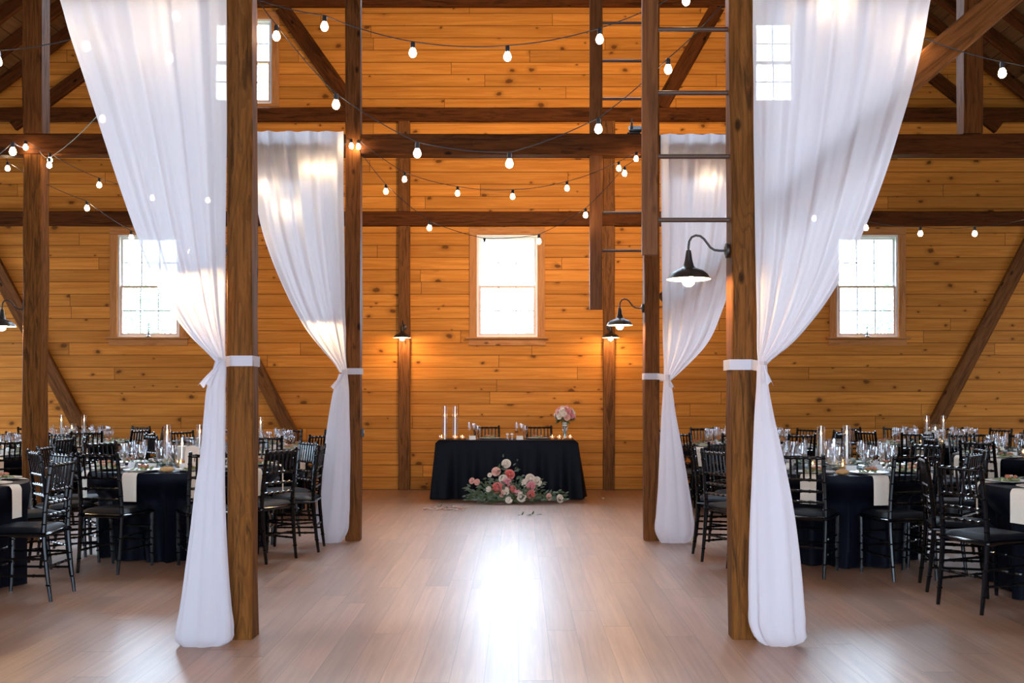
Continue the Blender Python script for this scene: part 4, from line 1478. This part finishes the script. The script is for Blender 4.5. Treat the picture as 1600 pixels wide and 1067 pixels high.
st_.build('stems', M['stem'], arr)

# bouquet in its glass vase
bp = Vector(HP(882.5, 13.1))
vs = MB().lathe([(0.0, 0.0), (0.040, 0.0), (0.036, 0.02), (0.033, 0.10), (0.040, 0.165), (0.038, 0.165), (0.031, 0.10), (0.034, 0.02), (0.0, 0.008)], seg=20).build('glass_vase', M['glass'])
vs.location = bp
tag(vs, 'clear glass vase holding the bouquet at the right end of the head table', 'vase')
bq = thing('bouquet', (bp.x, bp.y, bp.z + 0.021), 0, 'round pink and ivory rose bouquet in the vase on the head table', 'flowers')
s_ = MB()
for i in range(14):
    a = 2 * PI * i / 14
    s_.tube([(0.018 * math.cos(a + 1), 0.018 * math.sin(a + 1), 0.0), (0.012 * math.cos(a), 0.012 * math.sin(a), 0.12), (0.06 * math.cos(a), 0.06 * math.sin(a), 0.25)], 0.003, 5)
s_.build('stems', M['stem'], bq)
MB().lathe([(0.030, 0.155), (0.034, 0.175), (0.030, 0.205), (0.026, 0.205)], seg=14).build('ribbon_wrap', M['card'], bq)
kinds = ['pink', 'white', 'blush', 'pink', 'pink', 'blush', 'white']
for i in range(24):
    q = (i + .5) / 24
    el = math.acos(1 - q * 1.15)
    a = i * 2.39996
    d = Vector((math.sin(el) * math.cos(a), math.sin(el) * math.sin(a), math.cos(el)))
    kd = 'white' if d.x < -.25 and d.y < 0.2 and i % 2 else kinds[i % 7]
    add_rose(bq, kd, d * 0.125 + Vector((0, 0, 0.285)), U(.040, .050), d)
l_ = MB()
for i in range(46):
    a = U(0, 6.28)
    l_.leaf((0.07 * math.cos(a), 0.07 * math.sin(a), U(.22, .27)), (math.cos(a), math.sin(a), U(-.5, .5)), (0, 0, 1), U(.05, .10), U(.02, .035))
l_.build('foliage', M['leaf'], bq, False)

# petals and sprigs dropped on the floor
pm = {}
for k2, mt in (('ivory', M['rose_white']), ('blush', M['rose_blush'])):
    def pf(u, v):
        return ((u - .5) * .045 * math.sin(PI * (v * .8 + .15)), (v - .5) * .05, 0.0025 + .012 * ((u - .5) * 2) ** 2 + .008 * (v - .5) ** 2 * 4)
    pm[k2] = MB().grid(pf, 5, 5).mesh('petal', True, 180)
    pm[k2].materials.append(mt)
for i in range(22):
    px, py = 664 + 3.0 * i + U(-2, 2), 796 + U(-3.5, 2.5)
    d = 1.36 * F / (py - CY)
    k2 = 'blush' if i % 3 == 1 else 'ivory'
    o = bpy.data.objects.new('petal', pm[k2])
    o.location = ((px - CX) / F * d, d, 0.001)
    o.rotation_euler = (0, 0, U(0, 6))
    COL.objects.link(o)
    tag(o, '%s petal in the scatter on the floor left of the head table' % k2, 'petal', 'petals scattered on the floor')
sm_ = MB()
for i in range(7):
    sm_.leaf((U(-.1, .1), U(-.03, .03), 0.006), (U(-1, 1), U(-.5, .5), .12), (0, 0, 1), .06, .025, .02)
sprig_me = sm_.mesh('leaf_sprig', False)
sprig_me.materials.append(M['leaf'])
for px, py, lab in ((690, 793, 'green leaf sprig among the petals left of the head table'), (817, 806, 'green leaf sprig left of the pair on the floor before the flowers'), (833, 805, 'green leaf sprig right of the pair on the floor before the flowers')):
    d = 1.36 * F / (py - CY)
    o = bpy.data.objects.new('leaf_sprig', sprig_me)
    o.location = ((px - CX) / F * d, d, 0.0)
    o.rotation_euler = (0, 0, U(-.3, .3))
    COL.objects.link(o)
    tag(o, lab, 'leaves', 'leaf sprigs on the floor')
d = 1.36 * F / (780 - CY)
o = bpy.data.objects.new('petal', pm['ivory'])
o.location = ((942 - CX) / F * d, d, 0.001)
COL.objects.link(o)
tag(o, 'single ivory petal on the floor right of the head table', 'petal', 'petals scattered on the floor')
